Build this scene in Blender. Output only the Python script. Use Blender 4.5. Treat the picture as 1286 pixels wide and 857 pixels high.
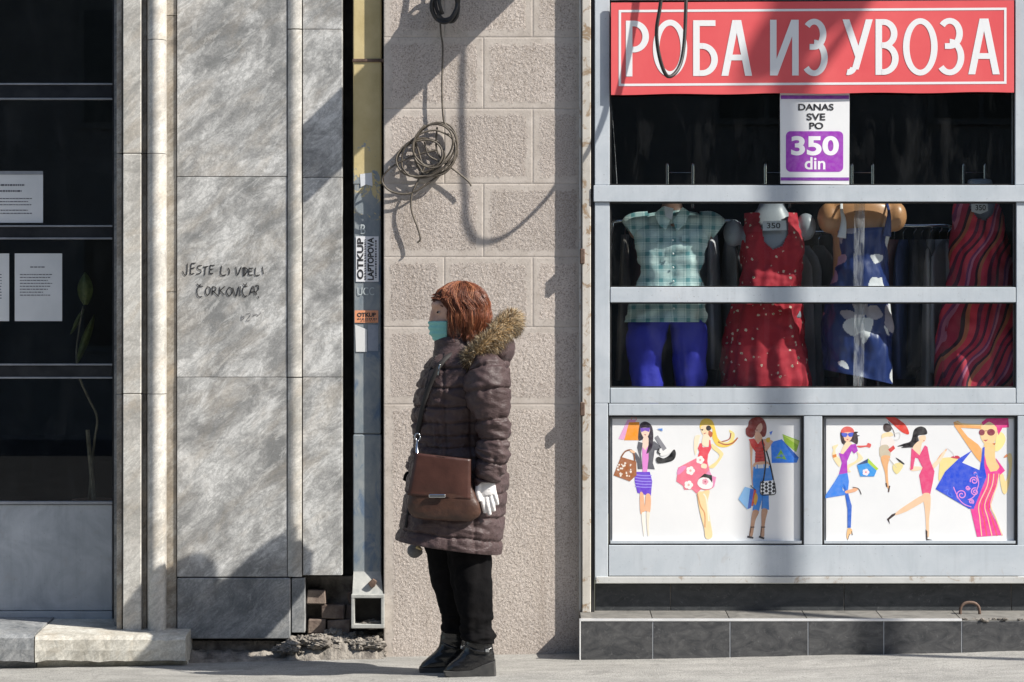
import bpy, bmesh, math, random
import numpy as np
from mathutils import Vector, Matrix, noise as mn
from mathutils.geometry import tessellate_polygon

for o in list(bpy.data.objects):
    bpy.data.objects.remove(o)
scene = bpy.context.scene
COL = scene.collection
random.seed(7)
rng = np.random.default_rng(7)

# ------------------------------------------------------------------ camera, sky, sun
S, D, EYE, CX, CY = 290.0, 11.0, 1.369, 643.0, 428.5   # photo pixels per metre at the facade, distance, eye height
cam = bpy.data.cameras.new('camera')
cam.sensor_width = 36.0
cam.lens = 36.0 / (2 * (643.0 / S) / D)
cam.clip_end = 500
camo = bpy.data.objects.new('camera', cam)
camo.location = (0, -D, EYE)
camo.rotation_euler = (math.radians(90), 0, 0)
COL.objects.link(camo)
scene.camera = camo

SUN_AZ = math.radians(25)            # angle between the sun and the facade plane
SUN_K = 0.965                        # fall per metre sideways
SUN_EL = math.atan(SUN_K * math.cos(SUN_AZ))
TO_SUN = Vector((math.cos(SUN_AZ) * math.cos(SUN_EL), -math.sin(SUN_AZ) * math.cos(SUN_EL), math.sin(SUN_EL)))
world = bpy.data.worlds.new('World')
scene.world = world
world.use_nodes = True
wn = world.node_tree
sky = wn.nodes.new('ShaderNodeTexSky')
sky.sky_type = 'NISHITA'
sky.sun_disc = False
sky.sun_elevation = SUN_EL
sky.sun_rotation = math.radians(115)
wn.links.new(sky.outputs[0], wn.nodes['Background'].inputs[0])
wn.nodes['Background'].inputs[1].default_value = 0.10
sun = bpy.data.lights.new('sun', 'SUN')
sun.energy = 5.0
sun.angle = math.radians(0.53)
sun.color = (1.0, 0.95, 0.87)
suno = bpy.data.objects.new('sun', sun)
suno.rotation_euler = TO_SUN.to_track_quat('Z', 'Y').to_euler()
suno.location = TO_SUN * 30
COL.objects.link(suno)
vs = scene.view_settings
vs.view_transform = 'Standard'
vs.look = 'None'
vs.exposure = 0.63
vs.gamma = 1
vs.use_curve_mapping = False

# ------------------------------------------------------------------ helpers
def P(px, py, Y=0.0):
    k = (D + Y) / D / S
    return Vector(((px - CX) * k, Y, EYE - (py - CY) * k))

def unshadow(px, py, Yw, Yp):
    """where, at depth Yp, the thing stands whose shadow falls on (px, py) of a wall at depth Yw"""
    p = P(px, py, Yw)
    t = (Yw - Yp) / -TO_SUN.y
    return p + TO_SUN * t

def lin(c):
    if isinstance(c, str):
        c = c.lstrip('#')
        c = [int(c[i:i + 2], 16) / 255 for i in (0, 2, 4)]
        return tuple(x / 12.92 if x <= 0.04045 else ((x + 0.055) / 1.055) ** 2.4 for x in c) + (1,)
    return tuple(c)[:3] + (1,)

def link(o, parent=None):
    COL.objects.link(o)
    if parent is not None:
        o.parent = parent
        o.matrix_parent_inverse = Matrix.Translation(-world_loc(parent))
    return o

def world_loc(o):
    v = Vector(o.location)
    if o.parent is not None:
        v = o.matrix_parent_inverse @ v
        v = v + world_loc(o.parent)
    return v

def tag(o, label=None, cat=None, group=None, kind=None):
    if label: o['label'] = label
    if cat: o['category'] = cat
    if group: o['group'] = group
    if kind: o['kind'] = kind
    return o

def thing(name, loc, label, cat, group=None):
    o = bpy.data.objects.new(name, None)
    o.empty_display_size = 0.05
    o.location = loc
    COL.objects.link(o)
    return tag(o, label, cat, group)

class MB:
    """collects geometry in world space, then builds one mesh object"""
    def __init__(s):
        s.v, s.f, s.m = [], [], []
    def add(s, vs_, fs, mi=0):
        b = len(s.v)
        s.v.extend([tuple(v) for v in vs_])
        s.f.extend([tuple(i + b for i in f) for f in fs])
        s.m.extend([mi] * len(fs))
        return s
    def box(s, x0, x1, y0, y1, z0, z1, mi=0):
        x0, x1 = sorted((x0, x1)); y0, y1 = sorted((y0, y1)); z0, z1 = sorted((z0, z1))
        vs_ = [(x, y, z) for x in (x0, x1) for y in (y0, y1) for z in (z0, z1)]
        return s.add(vs_, [(0, 1, 3, 2), (4, 6, 7, 5), (0, 4, 5, 1), (2, 3, 7, 6), (0, 2, 6, 4), (1, 5, 7, 3)], mi)
    def pbox(s, px0, py0, px1, py1, Yf, Yb, mi=0):
        a, b = P(px0, py0, Yf), P(px1, py1, Yf)
        return s.box(a.x, b.x, Yf, Yb, b.z, a.z, mi)
    def prism(s, pts, Yf, Yb, mi=0):
        """pts: world (x, z) outline, extruded along Y"""
        n = len(pts)
        tri = tessellate_polygon([[Vector((p[0], p[1], 0)) for p in pts]])
        vs_ = [(p[0], Yf, p[1]) for p in pts] + [(p[0], Yb, p[1]) for p in pts]
        fs = [tuple(t) for t in tri] + [tuple(i + n for i in t[::-1]) for t in tri]
        fs += [(i, (i + 1) % n, (i + 1) % n + n, i + n) for i in range(n)]
        return s.add(vs_, fs, mi)
    def pprism(s, pts, Yf, Yb, mi=0):
        w = [P(p[0], p[1], Yf) for p in pts]
        return s.prism([(q.x, q.z) for q in w], Yf, Yb, mi)
    def flat(s, pts, Y, mi=0):
        w = [Vector((p[0], p[1], 0)) for p in pts]
        tri = tessellate_polygon([w])
        return s.add([(p[0], Y, p[1]) for p in pts], [tuple(t) for t in tri], mi)
    def rings(s, R, closed=True, cap=True, mi=0):
        m, n = len(R), len(R[0])
        b = len(s.v)
        fs = []
        for i in range(m - 1):
            for j in range(n if closed else n - 1):
                k = (j + 1) % n
                fs.append((i * n + j, i * n + k, (i + 1) * n + k, (i + 1) * n + j))
        vs_ = [tuple(p) for r in R for p in r]
        if cap:
            for idx, rev in ((0, True), (m - 1, False)):
                c = Vector((0, 0, 0))
                for p in R[idx]: c += Vector(p)
                vs_.append(tuple(c / n))
                ci = len(vs_) - 1
                for j in range(n):
                    k = (j + 1) % n
                    f = (idx * n + j, idx * n + k, ci)
                    fs.append(f[::-1] if rev else f)
        return s.add(vs_, fs, mi)
    def tube(s, pts, r, n=8, m=None, disp=None, mi=0, cap=True, flat=1.0, up=None):
        pts = [Vector(p) for p in pts]
        rr = list(r) if hasattr(r, '__len__') else [r] * len(pts)
        m = m or (len(pts) * 5)
        C, RR = [], []
        for i in range(m + 1):
            t = i / m * (len(pts) - 1)
            C.append(cr(pts, t)); RR.append(cr(rr, t))
        R = []
        T0 = (C[1] - C[0]).normalized()
        ref = Vector(up) if up else (Vector((0, 1, 0)) if abs(T0.y) < 0.8 else Vector((1, 0, 0)))
        N = (ref - T0 * ref.dot(T0)).normalized()
        for i in range(m + 1):
            T = (C[min(i + 1, m)] - C[max(i - 1, 0)])
            T = T.normalized() if T.length > 1e-9 else T0
            N = (N - T * N.dot(T))
            N = N.normalized() if N.length > 1e-9 else T.orthogonal().normalized()
            B = T.cross(N)
            ring = []
            for j in range(n):
                a = 2 * math.pi * j / n
                d = N * math.cos(a) * flat + B * math.sin(a)
                rad = RR[i]
                if disp: rad += disp(i / m, a, C[i] + d * rad)
                ring.append(C[i] + d * rad)
            R.append(ring)
        return s.rings(R, True, cap, mi)
    def ball(s, c, rx, ry, rz, n=16, m=10, mi=0, disp=None):
        R = []
        for i in range(m + 1):
            th = math.pi * (i / m * 0.996 + 0.002)
            ring = []
            for j in range(n):
                a = 2 * math.pi * j / n
                d = Vector((math.sin(th) * math.cos(a), math.sin(th) * math.sin(a), math.cos(th)))
                k = 1 + (disp(d) if disp else 0)
                ring.append((c[0] + d.x * rx * k, c[1] + d.y * ry * k, c[2] + d.z * rz * k))
            R.append(ring)
        return s.rings(R, True, True, mi)
    def build(s, name, mats, parent=None, smooth=False, bevel=0, loc=None, normals=True):
        me = bpy.data.meshes.new(name)
        o = bpy.data.objects.new(name, me)
        if loc is None:
            a = np.array(s.v)
            loc = Vector((a[:, 0].mean(), a[:, 1].mean(), a[:, 2].min()))
        loc = Vector(loc)
        me.from_pydata([(v[0] - loc.x, v[1] - loc.y, v[2] - loc.z) for v in s.v], [], s.f)
        mats = mats if isinstance(mats, (list, tuple)) else [mats]
        for q in mats: me.materials.append(q)
        if len(mats) > 1: me.polygons.foreach_set('material_index', s.m)
        if normals or bevel:
            bm = bmesh.new(); bm.from_mesh(me)
            if normals: bmesh.ops.recalc_face_normals(bm, faces=bm.faces)
            if bevel:
                bmesh.ops.bevel(bm, geom=[e for e in bm.edges if e.calc_face_angle(0) > 0.5], offset=bevel, segments=1, affect='EDGES', clamp_overlap=True)
            bm.to_mesh(me); bm.free()
        if smooth:
            me.polygons.foreach_set('use_smooth', [True] * len(me.polygons))
        me.update()
        COL.objects.link(o)
        if parent is not None:
            o.parent = parent
            o.location = loc - world_loc(parent)
        else:
            o.location = loc
        return o

def cr(a, t):
    n = len(a)
    i = max(0, min(int(t), n - 2)); u = t - i
    p0, p1, p2, p3 = a[max(i - 1, 0)], a[i], a[i + 1], a[min(i + 2, n - 1)]
    return 0.5 * ((2 * p1) + (p2 - p0) * u + (2 * p0 - 5 * p1 + 4 * p2 - p3) * u * u + (3 * p1 - p0 - 3 * p2 + p3) * u * u * u)

def fb(p, oct_=3):
    return mn.fractal(Vector(p), 1.0, 2.0, oct_)

def smooth_poly(pts, k=4):
    n = len(pts); out = []
    for i in range(n):
        p = [Vector(pts[(i + j - 1) % n]) for j in range(4)]
        for q in range(k):
            u = q / k
            v = 0.5 * (2 * p[1] + (p[2] - p[0]) * u + (2 * p[0] - 5 * p[1] + 4 * p[2] - p[3]) * u * u + (3 * p[1] - p[0] - 3 * p[2] + p[3]) * u ** 3)
            out.append((v.x, v.y))
    return out

def stroke(pts, w, k=4):
    """ribbon outline in 2D round a smooth polyline"""
    pts = [Vector(p) for p in pts]
    C = [cr(pts, i / k) for i in range((len(pts) - 1) * k + 1)] if len(pts) > 2 else pts
    L, R = [], []
    for i, c in enumerate(C):
        t = C[min(i + 1, len(C) - 1)] - C[max(i - 1, 0)]
        t = t.normalized() if t.length > 1e-9 else Vector((1, 0))
        nrm = Vector((-t.y, t.x)) * w / 2
        L.append(tuple(c + nrm)); R.append(tuple(c - nrm))
    return L, R

def ribbon(mb, pts, w, Y, conv, mi=0, k=4):
    L, R = stroke(pts, w, k)
    n = len(L)
    vs_ = []
    for p in L + R:
        q = conv(p); vs_.append((q[0], Y, q[1]))
    mb.add(vs_, [(i, i + 1, n + i + 1, n + i) for i in range(n - 1)], mi)

def text_mesh(body, bold=0.0):
    cu = bpy.data.curves.new('t', 'FONT')
    cu.body = body; cu.size = 1.0; cu.offset = bold; cu.resolution_u = 6
    cu.align_x = 'CENTER'
    o = bpy.data.objects.new('t', cu)
    COL.objects.link(o)
    dg = bpy.context.evaluated_depsgraph_get(); dg.update()
    me = bpy.data.meshes.new_from_object(o.evaluated_get(dg))
    v = np.array([tuple(x.co) for x in me.vertices])
    f = [tuple(p.vertices) for p in me.polygons]
    bpy.data.objects.remove(o); bpy.data.meshes.remove(me); bpy.data.curves.remove(cu)
    return v, f

def text(mb, body, px0, py0, px1, py1, Y, mi=0, bold=0.0, vertical=False, slope=0.0):
    v, f = text_mesh(body, bold)
    if vertical:   # reads bottom to top
        v = np.stack([-v[:, 1], v[:, 0], v[:, 2]], 1)
    lo, hi = v.min(0), v.max(0)
    u = (v[:, 0] - lo[0]) / (hi[0] - lo[0]); w = (v[:, 1] - lo[1]) / (hi[1] - lo[1])
    a, b = P(px0, py0, Y), P(px1, py1, Y)
    vs_ = [(a.x + (b.x - a.x) * uu, Y, b.z + (a.z - b.z) * ww + slope * (b.x - a.x) * uu) for uu, ww in zip(u, w)]
    mb.add(vs_, f, mi)
# ------------------------------------------------------------------ materials
class NT:
    def __init__(s, name):
        s.m = bpy.data.materials.new(name); s.m.use_nodes = True
        s.t = s.m.node_tree; s.b = s.t.nodes['Principled BSDF']
        s.geo = None
    def n(s, typ, **kw):
        nd = s.t.nodes.new('ShaderNode' + typ)
        for k, v in kw.items(): setattr(nd, k, v)
        return nd
    def l(s, a, b): s.t.links.new(a, b)
    def val(s, sock, v):
        if hasattr(v, 'is_linked') or isinstance(v, bpy.types.NodeSocket): s.l(v, sock)
        else: sock.default_value = v
    def pos(s, scale=(1, 1, 1), rot=(0, 0, 0), rand=True):
        g = s.n('NewGeometry'); out = g.outputs['Position']
        if rand:
            oi = s.n('ObjectInfo')
            mu = s.n('VectorMath', operation='SCALE')
            cmb = s.n('CombineXYZ')
            s.l(oi.outputs['Random'], cmb.inputs[0]); s.l(oi.outputs['Random'], cmb.inputs[1]); s.l(oi.outputs['Random'], cmb.inputs[2])
            s.l(cmb.outputs[0], mu.inputs[0]); mu.inputs['Scale'].default_value = 37.0
            ad = s.n('VectorMath', operation='ADD'); s.l(out, ad.inputs[0]); s.l(mu.outputs[0], ad.inputs[1]); out = ad.outputs[0]
        mp = s.n('Mapping'); s.l(out, mp.inputs[0])
        mp.inputs['Scale'].default_value = scale; mp.inputs['Rotation'].default_value = rot
        return mp.outputs[0]
    def noise(s, scale, detail=4, rough=0.55, dist=0, vec=None):
        nd = s.n('TexNoise'); nd.inputs['Scale'].default_value = scale; nd.inputs['Detail'].default_value = detail
        nd.inputs['Roughness'].default_value = rough; nd.inputs['Distortion'].default_value = dist
        s.l(vec if vec is not None else s.pos(), nd.inputs['Vector'])
        return nd.outputs['Fac']
    def ramp(s, fac, stops):
        r = s.n('ValToRGB'); s.l(fac, r.inputs[0])
        while len(r.color_ramp.elements) < len(stops): r.color_ramp.elements.new(0.5)
        for e, (p, c) in zip(r.color_ramp.elements, stops):
            e.position = p; e.color = (c, c, c, 1) if isinstance(c, (int, float)) else lin(c)
        return r.outputs[0]
    def mix(s, fac, a, b, mode='MIX'):
        m = s.n('Mix', data_type='RGBA', blend_type=mode)
        s.val(m.inputs[0], fac)
        for sock, v in ((m.inputs[6], a), (m.inputs[7], b)):
            if isinstance(v, bpy.types.NodeSocket): s.l(v, sock)
            else: sock.default_value = lin(v)
        return m.outputs[2]
    def math(s, op, a, b=0.0, c=None):
        m = s.n('Math', operation=op)
        s.val(m.inputs[0], a); s.val(m.inputs[1], b)
        if c is not None: s.val(m.inputs[2], c)
        return m.outputs[0]
    def bump(s, h, strength=0.3, dist=0.01):
        b = s.n('Bump'); b.inputs['Strength'].default_value = strength; b.inputs['Distance'].default_value = dist
        s.l(h, b.inputs['Height']); s.l(b.outputs[0], s.b.inputs['Normal'])
    def out(s, col=None, rough=0.6, metal=0.0, spec=None):
        if col is not None:
            if isinstance(col, bpy.types.NodeSocket): s.l(col, s.b.inputs['Base Color'])
            else: s.b.inputs['Base Color'].default_value = lin(col)
        s.val(s.b.inputs['Roughness'], rough); s.b.inputs['Metallic'].default_value = metal
        if spec is not None: s.b.inputs['Specular IOR Level'].default_value = spec
        return s.m

MAT = {}
def simple(name, c1, c2=None, scale=8, rough=0.6, metal=0.0, bump=0.0, bscale=40, detail=5, lo=0.35, hi=0.65, stretch=(1, 1, 1), spec=None, bdist=0.004):
    if name in MAT: return MAT[name]
    t = NT(name)
    col = c1
    if c2 is not None:
        col = t.ramp(t.noise(scale, detail, 0.6, 0.3, t.pos(stretch)), [(lo, c1), (hi, c2)])
    if bump: t.bump(t.noise(bscale, 4, 0.6, 0, t.pos(stretch)), bump, bdist)
    MAT[name] = t.out(col, rough, metal, spec)
    return MAT[name]

def ink(h):
    """flat printed colour"""
    key = 'ink ' + h
    if key not in MAT:
        t = NT(key)
        MAT[key] = t.out(t.mix(t.ramp(t.noise(60, 2), [(0.3, 0.0), (0.8, 0.12)]), lin(h), (0.8, 0.8, 0.8)), 0.35, 0, 0.4)
    return MAT[key]

def m_marble(name, dark, mid, light, warm=0.25, rough=0.42, veinrot=-0.85):
    t = NT(name)
    rot = t.pos((1, 1, 1), (0, veinrot, 0))
    def sc(x, y, z):
        mp = t.n('Mapping'); t.l(rot, mp.inputs[0]); mp.inputs['Scale'].default_value = (x, y, z); return mp.outputs[0]
    cloud = t.noise(4.6, 12, 0.74, 0.45, sc(1.4, 1, 0.85))
    patch = t.noise(1.7, 3, 0.5, 0.5, t.pos())
    cl = t.math('ADD', t.math('MULTIPLY', cloud, 0.8), t.math('MULTIPLY', patch, 0.2))
    base = t.ramp(cl, [(0.40, dark), (0.485, mid), (0.57, light)])
    vein = t.noise(8.0, 10, 0.76, 0.7, sc(1.9, 1.0, 0.75))
    vr = t.ramp(vein, [(0.45, 0.0), (0.495, 1.0), (0.51, 1.0), (0.55, 0.0)])
    base = t.mix(t.math('MULTIPLY', vr, 0.5), base, dark)
    wv = t.ramp(t.noise(11, 9, 0.76, 0.6, sc(2.0, 1.0, 0.7)), [(0.54, 0.0), (0.60, 1.0), (0.68, 0.0)])
    base = t.mix(t.math('MULTIPLY', wv, 0.55), base, light)
    wr = t.ramp(t.noise(6, 7, 0.7, 0.5, sc(1.5, 1, 0.6)), [(0.50, 0.0), (0.70, 1.0)])
    base = t.mix(t.math('MULTIPLY', wr, warm), base, (0.50, 0.41, 0.30))
    fine = t.ramp(t.noise(110, 4, 0.75), [(0.3, 0.76), (0.7, 1.1)])
    base = t.mix(1.0, base, fine, 'MULTIPLY')
    drip = t.ramp(t.noise(9, 5, 0.6, 0.3, t.pos((2.2, 1, 0.12))), [(0.56, 0.0), (0.82, 0.3)])
    base = t.mix(drip, base, dark)
    t.bump(t.noise(70, 6, 0.75), 0.25, 0.004)
    t.out(base, t.ramp(fine, [(0.7, 0.65), (1.0, rough)]))
    MAT[name] = t.m
    return t.m

m_marble('marble', (0.225, 0.228, 0.225), (0.39, 0.388, 0.378), (0.67, 0.668, 0.65), 0.28)
m_marble('marble_light', (0.34, 0.33, 0.305), (0.52, 0.50, 0.46), (0.66, 0.645, 0.60), 0.45)
m_marble('marble_base_shaded', (0.13, 0.14, 0.15), (0.25, 0.26, 0.265), (0.38, 0.385, 0.385), 0.12)  # base marble, darkened to include the shade lying on the slab
m_marble('marble_brown', (0.19, 0.165, 0.135), (0.34, 0.305, 0.255), (0.48, 0.455, 0.405), 0.6)
m_marble('sill_stone', (0.36, 0.34, 0.29), (0.56, 0.53, 0.46), (0.70, 0.68, 0.61), 0.55)

def m_rough():
    t = NT('bush_hammered_stone')
    sp = t.noise(170, 3, 0.7)
    c = t.ramp(sp, [(0.33, (0.26, 0.22, 0.19)), (0.46, (0.49, 0.43, 0.385)), (0.62, (0.62, 0.555, 0.505))])
    oi = t.n('ObjectInfo')
    big = t.ramp(t.math('ADD', t.math('MULTIPLY', t.noise(2.2, 5, 0.6, 0.5), .75), t.math('MULTIPLY', oi.outputs['Random'], .25)), [(0.35, 0.84), (0.68, 1.06)])
    c = t.mix(1.0, c, big, 'MULTIPLY')
    drip = t.ramp(t.noise(5, 6, 0.65, 0.2, t.pos((2.5, 1, 0.18), rand=False)), [(0.5, 0.0), (0.72, 0.32)])
    c = t.mix(drip, c, (0.30, 0.245, 0.2))
    t.bump(t.noise(230, 3, 0.7), 0.7, 0.005)
    MAT['rough'] = t.out(c, 0.9, 0, 0.2)
    t = NT('smooth_margin_stone')
    c = t.ramp(t.noise(14, 6, 0.65, 0.4), [(0.3, (0.44, 0.39, 0.345)), (0.7, (0.57, 0.515, 0.465))])
    sp = t.ramp(t.noise(120, 3), [(0.28, 0.72), (0.45, 1.0)])
    c = t.mix(1.0, c, sp, 'MULTIPLY')
    t.bump(t.noise(140, 4), 0.2, 0.003)
    MAT['margin'] = t.out(c, 0.85, 0, 0.25)
m_rough()

def m_pavement():
    t = NT('worn_pavement')
    c = t.ramp(t.noise(3.0, 8, 0.65, 0.6, t.pos((1, 2.2, 1), rand=False)), [(0.3, (0.235, 0.23, 0.215)), (0.68, (0.375, 0.365, 0.34))])
    sp = t.ramp(t.noise(150, 4, 0.75, 0, t.pos(rand=False)), [(0.34, 0.55), (0.5, 1.0), (0.7, 1.25)])
    c = t.mix(1.0, c, sp, 'MULTIPLY')
    st = t.ramp(t.noise(9, 5, 0.7, 0.8, t.pos(rand=False)), [(0.56, 0.0), (0.66, 0.5)])
    c = t.mix(st, c, (0.17, 0.165, 0.155))
    t.bump(t.noise(120, 5, 0.7, 0, t.pos(rand=False)), 0.7, 0.006)
    MAT['pavement'] = t.out(c, 0.9, 0, 0.25)
m_pavement()

def m_paint(name, c1, c2, rust=0.3, rough=0.42, thr=0.62):
    t = NT(name)
    c = t.ramp(t.noise(4, 6, 0.65, 0.8), [(0.3, c1), (0.7, c2)])
    stx = t.ramp(t.noise(7, 6, 0.7, 0.2, t.pos((3, 3, 0.25))), [(0.5, 0.0), (0.78, 0.30)])
    c = t.mix(stx, c, tuple(x * 0.62 for x in c1))
    rs = t.ramp(t.noise(13, 8, 0.72, 0.9), [(thr, 0.0), (thr + 0.07, 1.0)])
    c = t.mix(t.math('MULTIPLY', rs, rust), c, (0.30, 0.21, 0.13))
    sp = t.ramp(t.noise(95, 3, 0.6), [(0.24, 0.6), (0.34, 1.0)])
    c = t.mix(1.0, c, sp, 'MULTIPLY')
    t.bump(t.noise(30, 5, 0.6), 0.12, 0.004)
    MAT[name] = t.out(c, t.ramp(stx, [(0.0, rough), (0.3, rough + 0.2)]), 0.0, 0.5)
m_paint('frame_paint', (0.44, 0.49, 0.535), (0.555, 0.595, 0.635), 0.14, 0.42, 0.60)
m_paint('frame_dirty', (0.50, 0.51, 0.50), (0.62, 0.62, 0.60), 0.7, 0.5, 0.56)
m_paint('rust_post', (0.46, 0.43, 0.38), (0.62, 0.59, 0.54), 0.95, 0.6, 0.53)
m_paint('grey_sheet', (0.30, 0.33, 0.36), (0.52, 0.55, 0.58), 0.12, 0.42, 0.58)

def m_pipe():
    t = NT('peeling_pipe_paint')
    g = t.n('NewGeometry'); sep = t.n('SeparateXYZ'); t.l(g.outputs['Position'], sep.inputs[0])
    z = t.math('ADD', sep.outputs[2], t.math('MULTIPLY', t.math('SUBTRACT', t.noise(16, 6, 0.7, 0.6, t.pos(rand=False)), 0.5), 1.3))
    f = t.ramp(z, [(0.0, 0.0), (1.0, 1.0)])
    k = t.n('MapRange'); t.l(z, k.inputs[0]); k.inputs[1].default_value = 2.02; k.inputs[2].default_value = 2.06
    yel = t.ramp(t.noise(10, 5, 0.6), [(0.3, (0.50, 0.40, 0.19)), (0.7, (0.62, 0.51, 0.27))])
    blu = t.ramp(t.noise(13, 7, 0.7, 0.5, t.pos((1, 1, 0.6), rand=False)), [(0.3, (0.16, 0.20, 0.235)), (0.52, (0.255, 0.285, 0.30)), (0.72, (0.36, 0.37, 0.36))])
    deep = t.ramp(t.noise(9, 5, 0.7, 0.5, t.pos((1, 1, 0.5), rand=False)), [(0.56, 0.0), (0.64, 0.7)])
    blu = t.mix(deep, blu, (0.07, 0.13, 0.23))
    c = t.mix(k.outputs[0], blu, yel)
    t.bump(t.noise(40, 5, 0.7), 0.25, 0.004)
    MAT['pipe'] = t.out(c, 0.6)
m_pipe()

def m_tile(name, a, b):
    t = NT(name)
    c = t.ramp(t.noise(9, 9, 0.7, 1.6, t.pos((1, 1, 1.8))), [(0.34, a), (0.66, b)])
    sp = t.ramp(t.noise(55, 5, 0.7, 1.0), [(0.58, 0.0), (0.72, 0.35)])
    c = t.mix(sp, c, (0.24, 0.24, 0.24))
    t.bump(t.noise(45, 5, 0.65), 0.18, 0.003)
    MAT[name] = t.out(c, t.ramp(t.noise(20, 4), [(0.3, 0.38), (0.7, 0.6)]), 0, 0.5)
m_tile('tile', (0.030, 0.032, 0.036), (0.095, 0.095, 0.096))
m_tile('tile_dark', (0.022, 0.026, 0.03), (0.06, 0.064, 0.068))
m_tile('tile_top', (0.14, 0.135, 0.125), (0.25, 0.24, 0.22))

def m_glass(name, tint=(0.93, 0.95, 0.95), dirt=0.03):
    t = NT(name)
    tr = t.n('BsdfTransparent'); tr.inputs[0].default_value = lin(tint)
    gl = t.n('BsdfGlossy'); gl.inputs['Roughness'].default_value = 0.0; gl.inputs[0].default_value = (1, 1, 1, 1)
    ge = t.n('NewGeometry'); dt = t.n('VectorMath', operation='DOT_PRODUCT'); t.l(ge.outputs['Normal'], dt.inputs[0]); t.l(ge.outputs['Incoming'], dt.inputs[1])
    c1 = t.math('SUBTRACT', 1.0, t.math('ABSOLUTE', dt.outputs['Value']))
    fres = t.math('ADD', 0.035, t.math('MULTIPLY', 0.96, t.math('POWER', c1, 5.0)))
    mx = t.n('MixShader'); t.l(fres, mx.inputs[0]); t.l(tr.outputs[0], mx.inputs[1]); t.l(gl.outputs[0], mx.inputs[2])
    df = t.n('BsdfDiffuse'); df.inputs[0].default_value = (0.5, 0.5, 0.5, 1)
    d = t.ramp(t.noise(6, 7, 0.7, 0.5, t.pos((2, 1, 0.5))), [(0.5, 0.0), (0.9, dirt)])
    m2 = t.n('MixShader'); t.l(d, m2.inputs[0]); t.l(mx.outputs[0], m2.inputs[1]); t.l(df.outputs[0], m2.inputs[2])
    t.l(m2.outputs[0], t.t.nodes['Material Output'].inputs[0])
    MAT[name] = t.m
m_glass('glass', dirt=0.03)

simple('black_metal', (0.012, 0.014, 0.018), (0.03, 0.032, 0.036), 12, 0.35, 0.0)
simple('gasket', (0.012, 0.012, 0.013), (0.03, 0.03, 0.03), 20, 0.6)
simple('bead', (0.30, 0.32, 0.35), (0.42, 0.44, 0.47), 12, 0.35, 0.3)
simple('trim', (0.72, 0.73, 0.74), (0.85, 0.85, 0.85), 15, 0.25, 0.35)
simple('mortar', (0.10, 0.09, 0.08), (0.28, 0.255, 0.225), 16, 0.95, bump=0.9, bscale=70, bdist=0.01)
simple('rubble', (0.13, 0.115, 0.10), (0.34, 0.31, 0.27), 18, 0.95, bump=0.9, bscale=80, bdist=0.01)
simple('brick', (0.12, 0.085, 0.07), (0.25, 0.20, 0.165), 14, 0.9, bump=0.7, bscale=60, bdist=0.006)
simple('recess_dark', (0.025, 0.024, 0.023), (0.06, 0.055, 0.05), 10, 0.95, bump=0.5, bscale=40)  # near black for joints and recesses, their shade put into the colour
simple('outlet_metal', (0.30, 0.31, 0.30), (0.46, 0.46, 0.43), 20, 0.55, bump=0.3, bscale=50)
simple('cable', (0.055, 0.045, 0.035), (0.13, 0.11, 0.085), 30, 0.6)
simple('cable_black', (0.012, 0.012, 0.013), (0.035, 0.032, 0.03), 30, 0.5)
simple('paper', (0.70, 0.72, 0.72), (0.78, 0.79, 0.79), 5, 0.8)
simple('ink_grey', (0.10, 0.10, 0.12), None, rough=0.7)
simple('sign_red', (0.74, 0.105, 0.115), (0.80, 0.135, 0.14), 3, 0.38, bump=0.06, bscale=8, bdist=0.01)
simple('sign_white', (0.82, 0.83, 0.84), None, rough=0.4)
simple('poster_white', (0.80, 0.81, 0.82), (0.86, 0.865, 0.87), 2.5, 0.35, bump=0.05, bscale=10)
simple('room', (0.07, 0.07, 0.07), (0.11, 0.11, 0.11), 3, 0.9)
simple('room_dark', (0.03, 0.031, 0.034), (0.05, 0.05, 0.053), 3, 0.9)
simple('chrome', (0.6, 0.62, 0.64), None, rough=0.15, metal=1.0)
simple('rusty', (0.09, 0.055, 0.04), (0.19, 0.13, 0.10), 30, 0.75, 0.3, bump=0.4, bscale=90)
simple('marker', (0.012, 0.012, 0.014), (0.03, 0.03, 0.032), 60, 0.5)
simple('marker_faint', (0.13, 0.13, 0.14), None, rough=0.6)
simple('mannequin_grey', (0.26, 0.29, 0.33), (0.32, 0.35, 0.39), 5, 0.4)
simple('mannequin_tan', (0.47, 0.24, 0.11), (0.55, 0.29, 0.14), 5, 0.35)
simple('mannequin_brown', (0.22, 0.12, 0.08), (0.28, 0.16, 0.11), 5, 0.4)
# ------------------------------------------------------------------ ground
def gz(x, y=0.0):
    return 0.012 + 0.02 * max(-3.5, min(3.5, x))

def build_ground():
    xs = [-70, -30, -12, -6] + list(np.linspace(-3.5, 3.5, 141)) + [6, 12, 30, 70]
    ys = [-70, -40, -20, -8, -5] + list(np.linspace(-3.0, 0.8, 90))
    v = []
    for y in ys:
        for x in xs:
            z = gz(x, y)
            if -3.4 < x < 3.4 and -2.9 < y:
                z += 0.006 * fb((x * 1.6, y * 2.5, 3.1), 3) + 0.0015 * fb((x * 14, y * 14, 0.3), 2)
            v.append((x, y, z))
    n = len(xs)
    f = [(j * n + i, j * n + i + 1, (j + 1) * n + i + 1, (j + 1) * n + i) for j in range(len(ys) - 1) for i in range(n - 1)]
    mb = MB(); mb.add(v, f)
    tag(mb.build('pavement', MAT['pavement'], smooth=True, normals=False, loc=(0, 0, 0)), kind='structure')
build_ground()
simple('asphalt', (0.035, 0.035, 0.036), (0.06, 0.06, 0.06), 3, 0.9, bump=.5, bscale=90)
m = MB()
xs_ = [-70, -3.5, 3.5, 70]
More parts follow.
